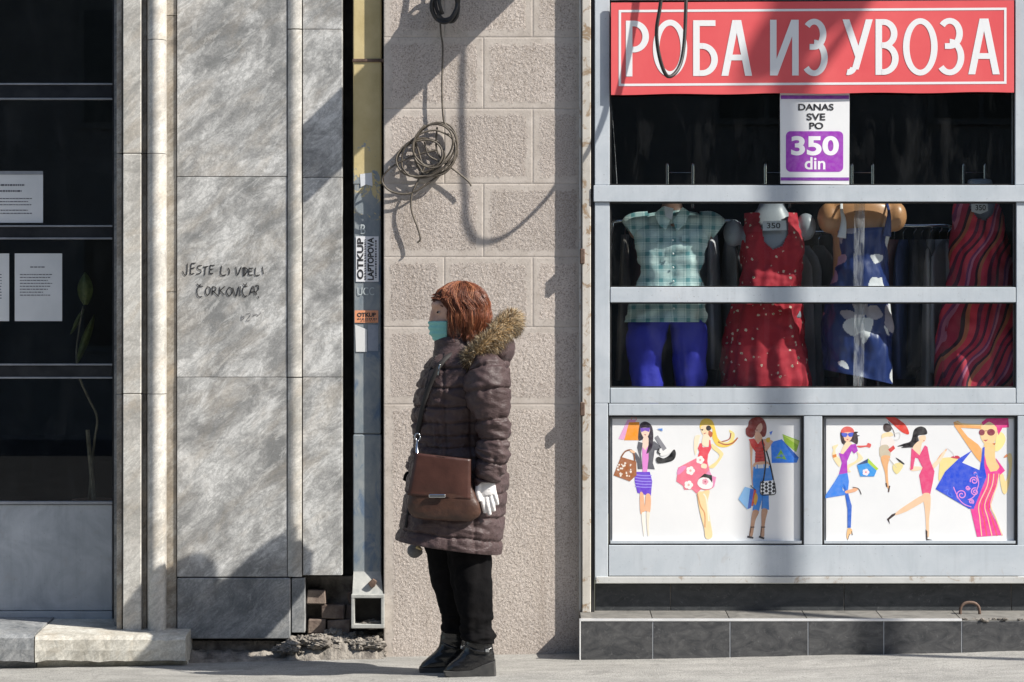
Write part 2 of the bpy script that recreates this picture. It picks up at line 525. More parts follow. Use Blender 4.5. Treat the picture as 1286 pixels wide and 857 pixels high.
m.add([(x, y, gz(x) + .004) for y in (-25.0, -4.6) for x in xs_], [(i, i + 1, i + 5, i + 4) for i in range(3)])
tag(m.build('road', MAT['asphalt'], normals=False), kind='structure')

# ------------------------------------------------------------------ facing side of the street (seen only as reflection in the glass)
def opposite_building():
    b = thing('opposite_building', (0, -27, 0), 'plain grey apartment block across the street, reflected in the shop windows', 'building')
    simple('far_plaster', (0.20, 0.195, 0.185), (0.26, 0.25, 0.24), 1.0, 0.9)
    simple('far_pane', (0.02, 0.025, 0.03), None, rough=0.08)
    simple('far_frame', (0.20, 0.20, 0.19), None, rough=0.6)
    MB().box(-32, 32, -39, -27, -0.5, 15).build('wall', MAT['far_plaster'], b)
    wm = MB().box(-0.8, 0.8, -26.99, -26.95, 0, 1.9); pm = MB().box(-0.7, -0.04, -26.97, -26.93, 0.1, 1.8); pm.box(0.04, 0.7, -26.97, -26.93, 0.1, 1.8)
    w0 = None
    for fl in range(4):
        for i in range(-9, 10):
            x, z = i * 3.2 + 0.6, 1.2 + fl * 3.4
            if w0 is None:
                w0 = wm.build('window', MAT['far_frame'], b, loc=(0, -26.97, 0)); p0 = pm.build('pane', MAT['far_pane'], w0, loc=(0, -26.97, 0)); w, p = w0, p0
            else:
                w = w0.copy(); p = p0.copy(); COL.objects.link(w); COL.objects.link(p); w.parent = b; p.parent = w
            w.location = Vector((x, -26.97, z)) - world_loc(b); p.location = (0, 0, 0)
opposite_building()

# ------------------------------------------------------------------ marble-clad wall
YM = 0.02
mw = thing('marble_wall', (P(290, 800, YM)), 'grey veined marble clad wall between dark doorway and rain pipe', 'wall')
def slab(name, px0, py0, px1, py1, Yf, Yb, mat, parent, bev=0.0015, gap=0.35):
    return MB().pbox(px0 + gap, py0 + gap, px1 - gap, py1 - gap, Yf, Yb).build(name, MAT[mat], parent, bevel=bev)
TOP = -420
# dark backing behind the joints; near black stands in for pipe recess shade
MB().pbox(222, TOP, 383, 805, 0.06, 0.34).pbox(383, TOP, 430, 722, 0.06, 0.34).pbox(425, TOP, 484, 724, 0.22, 0.34).build('backing', MAT['recess_dark'], mw)
prev = TOP
for (a, b) in ((TOP, -26), (-26, 222), (222, 474), (474, 725)):
    slab('panel', 222, a, 361, b, YM + random.uniform(-.001, .001), 0.078, 'marble', mw)
base_panel = slab('panel', 222, 726, 365, 803, YM - 0.012, 0.078, 'marble_base_shaded', mw, 0.004)
base_panel['label'] = 'base slab with shade in its grey colour'
for (a, b) in ((TOP, -210), (-210, 37), (37, 474), (474, 725)):
    # slightly bowed light strip
    m = MB(); R = []
    p0, p1 = P(361.5, a + .7, YM), P(379, b - .7, YM)
    for z in (p1.z, p0.z):
        R.append([(p0.x + (p1.x - p0.x) * i / 8, YM - 0.004 - 0.009 * math.sin(math.pi * i / 8), z) for i in range(9)] + [(p1.x, 0.078, z), (p0.x, 0.078, z)])
    m.rings(R).build('rounded_strip', MAT['marble_light'], mw)
slab('panel', 366, 726, 383, 795, YM - 0.006, 0.078, 'marble_base_shaded', mw)
for (a, b) in ((TOP, -210), (-210, 37), (37, 223), (223, 474), (474, 723)):
    slab('panel', 380, a, 430, b, YM + 0.004 + random.uniform(-.001, .001), 0.078, 'marble', mw)
# narrow brown strip beside the column
for (a, b) in ((TOP, 20), (20, 367), (367, 800)):
    slab('panel', 207, a, 222, b, YM + 0.008, 0.078, 'marble_brown', mw)
# round column, groove and flat pilaster
for (a, b) in ((TOP, 50), (50, 193), (193, 495), (495, 797)):
    m = MB(); p0, p1 = P(184, a + .4, -0.03), P(207, b - .4, -0.03)
    c, r = (p0.x + p1.x) / 2, (p1.x - p0.x) / 2
    R = []
    for z in (p1.z, p0.z):
        R.append([(c + r * math.cos(math.pi + math.pi * i / 48), 0.0 + r * 1.15 * math.sin(math.pi + math.pi * i / 48), z) for i in range(49)] + [(p1.x, 0.09, z), (p0.x, 0.09, z)])
    o = m.rings(R).build('column_drum', MAT['marble_light'], mw, smooth=False)
for (a, b) in ((TOP, 193), (193, 495), (495, 797)):
    slab('panel', 177.5, a, 184.5, b, 0.02, 0.085, 'marble_brown', mw)
    slab('panel', 154, a, 177.5, b, -0.028, 0.085, 'marble_light', mw, 0.003)
    slab('panel', 146, a, 153.5, b, -0.012, 0.085, 'marble_brown', mw, 0.003)
slab('jamb', 143, TOP, 207, 797, 0.086, 0.42, 'marble_base_shaded', mw, 0)
# graffiti: handwriting in black marker
def graffiti():
    def cv(p):
        q = P(215 + p[0] * 130 / 1013, 310 + p[1] * 110 / 857, YM - 0.002); return (q.x, q.z)
    L = []
    J = lambda *a: L.append([tuple(a[i:i + 2]) for i in range(0, len(a), 2)])
    J(158, 165, 156, 230, 150, 272, 132, 278, 112, 240)
    J(196, 165, 188, 270); J(196, 165, 240, 160); J(192, 215, 232, 205); J(188, 270, 226, 262)
    J(300, 185, 262, 190, 262, 218, 292, 232, 285, 258, 245, 270)
    J(310, 200, 362, 193); J(335, 196, 328, 282)
    J(382, 180, 376, 264); J(382, 184, 425, 182); J(380, 222, 412, 218); J(376, 264, 412, 262)
    J(492, 185, 488, 275, 540, 275); J(556, 205, 572, 240, 562, 275)
    J(632, 200, 650, 278, 686, 195); J(702, 205, 708, 288); J(702, 205, 740, 215, 742, 250, 708, 288); J(722, 200, 722, 284)
    J(762, 205, 758, 278); J(762, 212, 802, 210); J(760, 240, 796, 238); J(758, 278, 800, 275)
    J(826, 205, 822, 280, 868, 276); J(892, 195, 902, 270)
    J(312, 388, 268, 392, 252, 440, 268, 488, 305, 488); J(250, 362, 276, 382, 286, 366)
    J(352, 395, 335, 440, 352, 475, 378, 450, 378, 405, 352, 392)
    J(402, 392, 402, 472); J(402, 392, 436, 400, 432, 428, 404, 436); J(410, 436, 466, 486)
    J(476, 392, 472, 470); J(524, 388, 476, 432); J(480, 432, 520, 470)
    J(566, 398, 542, 440, 566, 482, 596, 450, 592, 410, 562, 396)
    J(602, 400, 634, 488, 660, 390); J(676, 388, 674, 482)
    J(748, 385, 710, 396, 698, 442, 716, 484, 745, 480); J(702, 360, 722, 378, 740, 360)
    J(768, 470, 800, 385, 822, 470); J(778, 444, 820, 440)
    J(822, 385, 852, 382, 852, 420, 830, 440, 838, 470); J(848, 485, 858, 502)
    mb = MB()
    for s_ in L: ribbon(mb, s_, 9.5, YM - 0.002, cv)
    mb.build('graffiti_lettering', MAT['marker'], mw, normals=False)
    L.clear()
    J(690, 672, 690, 715, 712, 700, 712, 680, 692, 690); J(735, 660, 770, 655, 770, 680, 735, 722, 770, 722); J(800, 680, 830, 660, 850, 672, 878, 645)
    mb = MB()
    for s_ in L: ribbon(mb, s_, 6, YM - 0.002, cv)
    mb.build('faint_scribble', MAT['marker_faint'], mw, normals=False)
graffiti()

# the wall goes on beyond the doorway
mw2 = thing('marble_wall', P(-450, 830, YM), 'grey marble clad wall beyond the far side of the doorway', 'wall')
MB().pbox(-690, TOP, -252, 850, 0.06, 0.42).build('backing', MAT['recess_dark'], mw2)
for (a, b) in ((TOP, -26), (-26, 222), (222, 474), (474, 725)):
    for (x0, x1) in ((-690, -545), (-545, -400), (-400, -252)):
        slab('panel', x0, a, x1, b, YM + random.uniform(-.001, .001), 0.062, 'marble', mw2)
for (x0, x1) in ((-690, -545), (-545, -400), (-400, -252)):
    slab('panel', x0, 726, x1, 845, YM - 0.012, 0.062, 'marble_base_shaded', mw2)

# broken foot of the wall: bricks, mortar and rubble
bw = thing('broken_wall_foot', P(410, 820, 0.1), 'crumbling exposed brickwork under the marble slab by rain pipe', 'wall')
MB().pbox(222, 795, 383, 850, 0.06, 0.3).pbox(383, 724, 484, 850, 0.17, 0.3).build('mortar_core', MAT['mortar'], bw)
yy = 742
for r_ in range(5):
    x0 = 386 - (r_ % 2) * 14
    while x0 < 440:
        w = random.uniform(22, 34)
        if x0 > 378 and not (r_ in (0, 4) and random.random() < 0.35):
            Yf = 0.06 + random.uniform(0, 0.05) + (0.05 if x0 > 412 else 0)
            m = MB().pbox(x0, yy, min(x0 + w, 443), yy + 17, Yf, 0.2)
            m.v = [tuple(Vector(v) + 0.011 * mn.noise_vector(Vector(v) * 30)) for v in m.v]
            m.build('brick', MAT['brick'], bw, bevel=0.004)
        x0 += w + 2
    yy += 18.5
rub = thing('rubble_heap', P(420, 825, -0.02), 'low heap of broken mortar lumps at the foot of the pipe', 'rubble')
def lump(c, rx, ry, rz, sd, lv=2):
    m = MB()
    m.ball(c, rx, ry, rz, 24, 16, 0, lambda d: 0.45 * mn.noise(d * 1.3 + Vector((sd, 0, 0))) + 0.35 * mn.noise(d * 3.1 + Vector((sd, 5, 0))) + 0.28 * mn.noise(d * 7 + Vector((sd, 9, 0))) + 0.16 * mn.noise(d * 15 + Vector((sd, 2, 0))))
    return m
for i in range(52):
    px = 350 + i * 2.55 + random.uniform(-4, 4)
    py = 815 + random.uniform(-17, 8) * (0.4 if px < 372 else 1)
    c = P(px, py, random.uniform(-0.05, 0.10) + (812 - py) * 0.002)
    g = gz(c.x)
    c.z = max(c.z, g + 0.005)
    s_ = random.uniform(0.012, 0.036)
    lump(c, s_ * 1.4, s_, s_ * 0.75, i * 3.7).build('mortar_lump', MAT['rubble'], rub, smooth=False)
m = MB()
R = []
for i in range(60):
    px = 230 + i * 4.3
    h = 812 - 6 * abs(fb((px * 0.05, 1, 2))) + (-14 if px > 360 else 4)
    a = P(px, h, 0.06); b = P(px, 842, -0.07); x = a.x
    f = 0.02 * fb((px * 0.08, 4, 1))
    R.append([(x, 0.2, a.z), (x, 0.10, a.z + f), (x, 0.02 + f, a.z - 0.012 - f), (x, -0.03 + f, a.z - 0.04 + f), (x, -0.055 + f, gz(x) + 0.012), (x, -0.10, gz(x) - 0.03)])
m.rings(R, closed=False, cap=False).build('mortar_bed', MAT['rubble'], rub, smooth=True)

# ------------------------------------------------------------------ beige stone pier
pier = thing('stone_pier', P(605, 820, 0), 'beige bush hammered stone pier behind the standing person', 'wall')
def blur(a, k=1):
    for _ in range(k):
        a = (a + np.roll(a, 1, 0) + np.roll(a, -1, 0) + np.roll(a, 1, 1) + np.roll(a, -1, 1)) / 5
    return a
def block(px0, py0, px1, py1, mg=8.5, cell=0.0032, plain_l=None):
    a, b = P(px0 + .12, py0 + .12, 0), P(px1 - .12, py1 - .12, 0)
    nx = max(4, int((b.x - a.x) / cell)); nz = max(4, int((a.z - b.z) / cell))
    X, Z = np.meshgrid(np.linspace(a.x, b.x, nx), np.linspace(b.z, a.z, nz))
    h = blur(rng.normal(size=(nz, nx)), 1) * 0.00095
    m = mg / S
    ml = (plain_l if plain_l is not None else mg) / S
    jit = blur(rng.normal(size=(nz, nx)), 6) * 0.02
    ins = (X > a.x + ml + jit) & (X < b.x - m + jit) & (Z > b.z + m + jit) & (Z < a.z - m + jit)
    Y = np.where(ins, -0.0004 - h, h * 0.12)
    Y[0, :] = Y[-1, :] = 0.0014; Y[:, 0] = Y[:, -1] = 0.0014
    Y[1, 1:-1] = Y[-2, 1:-1] = 0.0003; Y[1:-1, 1] = Y[1:-1, -2] = 0.0003
    V = np.stack([X.ravel(), Y.ravel(), Z.ravel()], 1)
    idx = np.arange(nx * nz).reshape(nz, nx)
    F = np.stack([idx[:-1, :-1].ravel(), idx[:-1, 1:].ravel(), idx[1:, 1:].ravel(), idx[1:, :-1].ravel()], 1)
    mi = ins[:-1, :-1].ravel().astype(int)
    me = bpy.data.meshes.new('stone_block')
    loc = Vector(((a.x + b.x) / 2, 0, b.z))
    me.from_pydata((V - np.array(loc)).tolist(), [], F.tolist())
    me.materials.append(MAT['margin']); me.materials.append(MAT['rough'])
    me.polygons.foreach_set('material_index', mi.tolist())
    me.polygons.foreach_set('use_smooth', [True] * len(F))
    o = bpy.data.objects.new('stone_block', me); COL.objects.link(o)
    o.parent = pier; o.location = loc - world_loc(pier)
rowsy = [-230, -140, -47, 47, 137, 231, 323, 411, 508]
L_, R_ = 482, 732
joints = {0: [607], 1: [558, 669]}
for i in range(len(rowsy) - 1):
    js = [L_] + (joints[(i + 1) % 2] if i % 2 == 0 else joints[(i + 1) % 2]) + [R_]
    for a, b in zip(js[:-1], js[1:]):
        block(a, rowsy[i], b, rowsy[i + 1])
block(L_, 508, R_, 838, mg=7, plain_l=11)
MB().pbox(L_ + 1, -230, R_, 845, 0.0025, 0.36).build('core', MAT['margin'], pier)

# ------------------------------------------------------------------ rain pipe
YP = 0.042
dp = thing('rain_pipe', P(462, 790, YP), 'square rain pipe with peeling yellow and blue paint and stickers', 'pipe')
MB().pbox(443.5, TOP, 479, 232, YP, YP + 0.11).build('pipe_length', MAT['pipe'], dp, bevel=0.004)
MB().pbox(444.5, 231, 478, 545, YP + .002, YP + 0.108).build('pipe_length', MAT['pipe'], dp, bevel=0.004)
MB().pbox(443.5, 546, 478.5, 720, YP, YP + 0.11).build('pipe_length', MAT['pipe'], dp, bevel=0.004)
MB().pbox(442.5, 74, 482, 78, YP - 0.006, YP + 0.11).build('bracket', MAT['rusty'], dp, bevel=0.002)
m = MB(); a, b, c, d = P(444, 718, YP), P(478, 718, YP), P(481, 748, YP - 0.045), P(442.5, 748, YP - 0.045)
m.add([a, b, c, d, a + Vector((0, .11, 0)), b + Vector((0, .11, 0)), c + Vector((0, .15, 0)), d + Vector((0, .15, 0))],
      [(0, 1, 2, 3), (4, 5, 6, 7), (0, 1, 5, 4), (1, 2, 6, 5), (2, 3, 7, 6), (3, 0, 4, 7)])
m.build('outlet_hood', MAT['outlet_metal'], dp)
m = MB()
y0 = YP - 0.075
m.pbox(441, 747, 482.5, 751.5, y0, y0 + .12).pbox(441, 784.5, 482.5, 789.5, y0, y0 + .12).pbox(441, 751.5, 445, 784.5, y0 + .001, y0 + .12).pbox(478.5, 751.5, 482.5, 784.5, y0 + .001, y0 + .12)
m.build('outlet_box', MAT['outlet_metal'], dp, bevel=0.002)
MB().pbox(444, 750, 479.5, 786, y0 + .10, y0 + .13).build('outlet_back', MAT['recess_dark'], dp)
m = MB().pprism([(462, 733), (468, 727), (473, 730), (471, 737), (466, 739)], YP - 0.05, YP - 0.02); m.build('rust_lump', MAT['rusty'], dp, bevel=0.003)
lump(P(468, 784, y0 + .05), .045, .03, .018, 4.4).build('leaf_litter', MAT['mortar'], dp, smooth=True)
# stickers on the pipe
def sticker(px0, py0, px1, py1, base, texts=(), Yo=0.0):
    y = YP - 0.0015 - Yo
    MB().pbox(px0, py0, px1, py1, y, y + 0.001).build('sticker', ink(base), dp)
    if texts:
        mb = MB()
        for (s_, a, b, c, d, bold, vert) in texts: text(mb, s_, a, b, c, d, y - 0.001, 0, bold, vert)
        mb.build('sticker_print', ink('#15151a'), dp, normals=False)
sticker(447, 297, 475.5, 354, '#e4e5e8', [('OTKUP', 448.5, 299, 456.5, 351, 0.035, True), ('LAPTOPOVA', 461.5, 298.5, 469.5, 352, 0.035, True)])
sticker(445.5, 390, 475, 405.5, '#e79b70', [('OTKUP', 448.5, 392.8, 472, 398.2, 0.04, False)])
mb = MB()
def scrib(x0, x1, y0, y1, vert):
    p = y0 if vert else x0
    while p < (y1 if vert else x1):
        w = random.uniform(1.0, 2.6)
        if vert: mb.pbox(x0, p, x1, p + w, YP - .0028, YP - .0026)
        else: mb.pbox(p, y0, p + w, y1, YP - .0028, YP - .0026)
        p += w + random.uniform(.7, 1.6)
scrib(457.8, 459.6, 301, 351, True); scrib(471, 473, 302, 350, True); scrib(449, 472, 400, 401.5, False); scrib(453, 472, 402.8, 403.6, False)
tag(mb.build('fine_print', ink('#30313a'), dp), kind='stuff')
m = MB()
m.pprism([(452, 219), (467, 217), (468, 234), (460, 232), (453, 235)], YP - .0015, YP - .0005); m.build('sticker', ink('#d8dade'), dp)
MB().pprism([(446, 408), (461, 414), (461, 442), (447, 442)], YP - .0015, YP - .0005).build('sticker', ink('#d8d9d8'), dp)
MB().pprism([(462, 408), (475, 408), (475, 441), (462, 441)], YP - .0013, YP - .0004).build('sticker', ink('#8f97a4'), dp)
mb = MB(); text(mb, 'UCC', 449, 361, 470, 371, YP - .0015, 0, 0.0); text(mb, 'B', 453, 282, 459, 294, YP - .0015, 0, 0.0)
tag(mb.build('paint_scrawl', ink('#b9c2c4'), dp, normals=False), kind='stuff')

# ------------------------------------------------------------------ doorway with dark glazing
YD = 0.31
dw = thing('glazed_doorway', P(60, 790, YD), 'dark glazed doorway with black frame and grey kick panel', 'door')
LX = -240
for (a, b, n_) in ((104.5, 125.5, 'rail'), (283, 301, 'rail'), (457, 476, 'rail')):
    MB().pbox(LX, a + 2.5, 141, b - 2.5, YD, YD + .05).build(n_, MAT['black_metal'], dw, bevel=.002)
    for q in (a, b - 2.5):
        MB().pbox(LX, q, 141, q + 2.2, YD - .006, YD + .02).build('glazing_bead', MAT['bead'], dw, bevel=.001)
MB().pbox(141.2, TOP, 150, 800, YD - .01, YD + .06).build('stile', MAT['black_metal'], dw, bevel=.002)
for x_ in (LX - 12, -62):
    MB().pbox(x_, TOP, x_ + 12, 632, YD - .004, YD + .055).build('stile', MAT['black_metal'], dw, bevel=.002)
for (a, b) in ((TOP, 104), (126, 283), (301.5, 457), (476.5, 630)):
    MB().pbox(LX, a, -62, b, YD + .02, YD + .026).build('pane', MAT['glass'], dw)
    MB().pbox(-50, a, 141, b, YD + .02, YD + .026).build('pane', MAT['glass'], dw)
MB().pbox(LX, 630, 141, 633.5, YD - .006, YD + .05).build('glazing_bead', MAT['bead'], dw, bevel=.001)
MB().pbox(LX, 634, 141, 767, YD + .004, YD + .05).build('kick_panel', MAT['grey_sheet'], dw, bevel=.002)
MB().pbox(LX, 768, 141, 792, YD - .008, YD + .05).build('bottom_rail', MAT['grey_sheet'], dw, bevel=.002)
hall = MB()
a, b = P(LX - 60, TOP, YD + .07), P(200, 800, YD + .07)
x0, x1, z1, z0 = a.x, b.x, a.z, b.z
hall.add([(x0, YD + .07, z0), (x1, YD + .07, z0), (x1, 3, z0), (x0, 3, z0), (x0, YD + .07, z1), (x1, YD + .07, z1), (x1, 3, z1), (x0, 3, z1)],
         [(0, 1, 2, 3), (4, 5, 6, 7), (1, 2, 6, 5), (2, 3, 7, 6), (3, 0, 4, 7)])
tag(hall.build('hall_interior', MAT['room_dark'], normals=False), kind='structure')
# notices on the glass
def notice(px0, py0, px1, py1, lines, label, title=None, strip=False):
    y = YD + .0155
    t = thing('paper_notice', P((px0 + px1) / 2, py1, y), label, 'notice', 'notices on the doorway glass')
    MB().pbox(px0, py0, px1, py1, y, y + .001).build('sheet', MAT['paper'], t)
    mb = MB()
    for (a, b, yy, h) in lines:
        x = a
        while x < b:
            w = random.uniform(1.6, 4.6)
            mb.pbox(x, yy, min(x + w, b), yy + h, y - .0008, y - .0002); x += w + .8
    tag(mb.build('print', MAT['ink_grey'], t), kind='stuff')
    if strip: MB().pbox(px0, py0 - 4, px1, py0 + .5, y - .002, y).build('tape', MAT['bead'], t)
notice(-32, 219, 54, 280, [(-10, 31, 231.5, 2.2), (-8, 27, 239, 2.2)] + [(-20, 40 - (i % 2) * 5, 249 + i * 3.9 + (3 if i > 2 else 0), 1.1) for i in range(5)], 'white landscape notice taped in the upper door pane', strip=True)
notice(18.5, 318.5, 78, 403.5, [(38, 56, 335, 1.2)] + [(25, 66 - (i % 3) * 3 - (12 if i == 6 else 0), 344.5 + i * 3.7, 1.0) for i in range(8)], 'white portrait notice beside the green leaf')
notice(-47, 318.5, 11.5, 403.5, [(-30, -8, 335, 1.2)] + [(-40, 2, 344.5 + i * 3.7, 1.0) for i in range(9)], 'white portrait notice cut by the left edge of the photo')
# plant inside
pl = thing('house_plant', P(112, 628, 0.55), 'house plant with one broad leaf and pale stems behind glass', 'plant')
simple('leaf', (0.07, 0.10, 0.025), (0.17, 0.19, 0.06), 25, 0.5)
simple('stem', (0.13, 0.115, 0.075), (0.22, 0.19, 0.13), 25, 0.7)
simple('pot', (0.16, 0.09, 0.06), (0.22, 0.13, 0.09), 12, 0.8)
def leaf(pts, Y, bend=0.03):
    m = MB(); W = [P(x, y, Y) for x, y in pts]; n = len(W)
    tip, root = W[0], W[n // 2]
    ax = (tip - root)
    R = []
    for i in range(9):
        t = i / 8
        c = root.lerp(tip, t)
        w = math.sin(math.pi * min(1, t * 0.94 + 0.06)) ** 0.8 * (W[n // 4] - W[3 * n // 4]).length / 2
        s_ = Vector((ax.z, 0, -ax.x)).normalized()
        R.append([c + s_ * (w * u) + Vector((0, bend * u * u - 0.01 * math.sin(t * 3), 0)) for u in (-1, -.5, 0, .5, 1)])
    return m.rings(R, closed=False, cap=False)
leaf([(106, 342), (97, 360), (106, 383), (117, 362)], 0.42).build('leaf', MAT['leaf'], pl, smooth=True)
leaf([(88, 420), (96, 405), (104, 388), (92, 400)], 0.46).build('leaf', MAT['leaf'], pl, smooth=True)
leaf([(118, 395), (108, 420), (96, 455), (112, 430)], 0.5).build('leaf', MAT['leaf'], pl, smooth=True)
MB().tube([P(112, 628, .55), P(118, 560, .52), P(122, 525, .46), P(112, 502, .44), P(100, 474, .44), P(96, 440, .43), P(104, 385, .42)], [.008, .006, .006, .005, .005, .004, .003], 6).build('stem', MAT['stem'], pl, smooth=True)
MB().tube([P(118, 628, .5), P(110, 540, .5)], [.012, .010], 6).build('stake', MAT['stem'], pl)
m = MB(); c = P(116, 660, .53)
m.rings([[(c.x + r * math.cos(a * .3927), c.y + r * math.sin(a * .3927), c.z + z) for a in range(16)] for r, z in ((.06, -.1), (.085, .08), (.095, .085), (.095, .12), (.08, .12), (.078, .09))])
m.build('pot', MAT['pot'], pl, smooth=True)

# sill slabs in front of the doorway
ss = thing('stone_doorstep', P(100, 832, -0.1), 'worn pale stone doorstep under the glazed doorway', 'step')
def rough_slab(px0, px1, pt, pb, Yf, mat):
    a, b = P(px0, pt, Yf), P(px1, pb, Yf)
    m = MB(); R = []
    n = 40
    for i in range(n + 1):
        x = a.x + (b.x - a.x) * i / n
        e = 0.006 * fb((x * 9, 2, 1)); e2 = 0.012 * fb((x * 7, 5, 3)); ch = 0.012 + 0.008 * abs(fb((x * 12, 8, 1)))
        if i in (0, n): e -= .004
        zt = a.z + (0.012 if i < n else 0.0)
        R.append([(x, YD + .05, b.z), (x, YD + .05, a.z + .028), (x, 0.0, a.z + .014), (x, Yf + ch + e, a.z + .004 + e * .4), (x, Yf + e, a.z - ch), (x, Yf - .003 + e2 * .4, (a.z + b.z) / 2), (x, Yf + .002 + e, b.z + .012 + e2), (x, Yf + .05, b.z + .004 + e2), (x, Yf + .06, b.z - .04)])
    return m.rings(R).build('stone_slab', MAT[mat], ss, smooth=False)
rough_slab(-260, 42.5, 798, 834, -0.17, 'marble_base_shaded')  # darker stone colour stands in for the shade on this end
rough_slab(44, 233, 800, 834, -0.17, 'sill_stone')
# ------------------------------------------------------------------ shop front
YF = -0.06
shop = thing('shop_front', P(1010, 765, YF), 'pale grey painted metal shop front with display windows', 'shop front')
RX = 1640
def fr(name, px0, py0, px1, py1, Yf=YF, Yb=0.02, mat='frame_paint', bev=0.002, gap=0.5):
    return MB().pbox(px0 + gap, py0 + gap, px1 - gap, py1 - gap, Yf, Yb).build(name, MAT[mat], shop, bevel=bev)
fr('corner_post', 730.5, TOP, 742.5, 770, YF + .004, 0.03, 'rust_post', .003)
fr('cover_strip', 727, TOP, 730.5, 768, YF + .03, 0.03, 'frame_dirty', .001)
fr('gap_filler', 742.5, TOP, 747, 770, YF + .012, 0.03, 'gasket', 0)
fr('stile', 746.5, TOP, 766, 233, YF); fr('stile', 746.5, 253.5, 766, 507, YF + .003); fr('stile', 746.5, 506.5, 764, 729, YF + .001)
fr('stile', 1274.5, TOP, 1300, 233, YF); fr('stile', 1276, 253.5, 1300, 507, YF + .003); fr('stile', 1277.5, 522, 1300, 729, YF + .001)
fr('transom', 745, 232.5, 1640, 254, YF - .006)
fr('transom', 766, 360.5, 1276, 380.5, YF + .002)
fr('transom', 766, 487, 1276, 507, YF + .002)
fr('transom', 764, 506.8, 1640, 522.5, YF)
fr('mullion', 1009, 522, 1033, 685, YF + .002)
fr('bottom_rail', 764, 684.5, 1640, 724, YF)
fr('bottom_lip', 748, 724, 1640, 733.5, YF - .004, 0.02, 'frame_dirty')
fr('top_rail', 766, -45, 1276, 1, YF + .004)
fr('fascia', 746, TOP, 1640, -47, YF + .006, 0.05, 'frame_dirty')
fr('side_panel', 1301, 254, 1640, 507, YF + .004); fr('side_panel', 1301, 522, 1640, 684, YF + .004); fr('side_panel', 1301, -46, 1640, 232, YF + .004)
for (y_, h) in ((514, 9), (322, 10)):
    fr('hinge', 728, y_ - h, 735, y_ + h, YF - .012, YF + .02, 'rusty', .003)
# thin dark gaskets round the openings
def gasket(x0, y0, x1, y1, w=1.6, Y=YF + .012):
    m = MB().pbox(x0, y0, x1, y0 + w, Y, Y + .03).pbox(x0, y1 - w, x1, y1, Y, Y + .03).pbox(x0, y0 + w, x0 + w, y1 - w, Y, Y + .03).pbox(x1 - w, y0 + w, x1, y1 - w, Y, Y + .03)
    m.build('gasket', MAT['gasket'], shop)
for (a, b, c, d) in ((766, 0, 1275, 233), (766, 254, 1276, 361), (766, 380, 1276, 487)):
    gasket(a, b, c, d)
    MB().pbox(a + .5, b, c - .5, d, YF + .03, YF + .036).build('window_pane', MAT['glass'], shop)
simple('tape', (0.45, 0.47, 0.48), (0.6, 0.62, 0.63), 20, 0.3)
def m_tape():
    t = NT('clear_tape')
    tr = t.n('BsdfTransparent'); tr.inputs[0].default_value = (0.85, 0.87, 0.88, 1)
    nz = t.ramp(t.noise(25, 5, 0.7, 0.6, t.pos((2, 1, .4))), [(0.40, 0.03), (0.75, 0.34)])
    mx = t.n('MixShader'); t.l(nz, mx.inputs[0]); t.l(tr.outputs[0], mx.inputs[1]); t.l(t.b.outputs[0], mx.inputs[2])
    t.out((0.6, 0.63, 0.65), 0.3); t.l(mx.outputs[0], t.t.nodes['Material Output'].inputs[0])
    MAT['clear_tape'] = t.m
m_tape()
for (a, b) in ((255, 360), (381, 487)):
    MB().pprism([(1073, a), (1086.5, a), (1084.5, b), (1071.5, b)], YF + .0285, YF + .0295).build('glass_tape', MAT['clear_tape'], shop)
m = MB(); m.tube([P(766.5, 120, YF + .0285), P(771, 170, YF + .0285), P(775, 231, YF + .0285)], .0012, 4); m.build('glass_crack', MAT['clear_tape'], shop)

# interior of the shop
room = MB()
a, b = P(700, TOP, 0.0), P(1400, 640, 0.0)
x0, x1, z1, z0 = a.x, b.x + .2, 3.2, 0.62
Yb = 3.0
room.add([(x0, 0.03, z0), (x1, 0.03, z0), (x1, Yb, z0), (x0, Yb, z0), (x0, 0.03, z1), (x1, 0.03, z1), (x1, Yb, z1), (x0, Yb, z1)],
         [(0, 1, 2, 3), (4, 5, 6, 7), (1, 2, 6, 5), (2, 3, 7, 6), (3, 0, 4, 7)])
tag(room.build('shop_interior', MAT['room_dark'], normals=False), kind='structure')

# printed panels below the windows
def fig_mesh(ox, oy, s_, Y, items, name, parent):
    """items: (hex, points) outlines, or (hex, points, width) strokes, in a local drawing space"""
    mb = MB(); mats = []; idx = {}
    def cv(p):
        q = P(ox + p[0] * s_, oy + p[1] * s_, Y); return (q.x, q.z)
    for k, it in enumerate(items):
        h = it[0]
        if h not in idx: idx[h] = len(mats); mats.append(ink(h))
        y = Y - 0.000022 * (k + 1)
        if len(it) == 3 and it[2] > 0:
            ribbon(mb, it[1], it[2], y, cv, idx[h])
        elif len(it) == 3:       # sharp outline
            mb.flat([cv(p) for p in it[1]], y, idx[h])
        else:
            mb.flat([cv(p) for p in smooth_poly(it[1])], y, idx[h])
    return mb.build(name, mats, parent, normals=False)
def circ(x, y, r, ry=None, n=8):
    return [(x + r * math.cos(i * 2 * math.pi / n), y + (ry or r) * math.sin(i * 2 * math.pi / n)) for i in range(n)]
def flower(h, h2, x, y, r):
    out = []
    for i in range(5):
        a = i * 1.2566
        out.append((h, circ(x + r * .55 * math.cos(a), y + r * .55 * math.sin(a), r * .5)))
    return out + [(h2, circ(x, y, r * .28))]
YPN = -0.035
panels = []
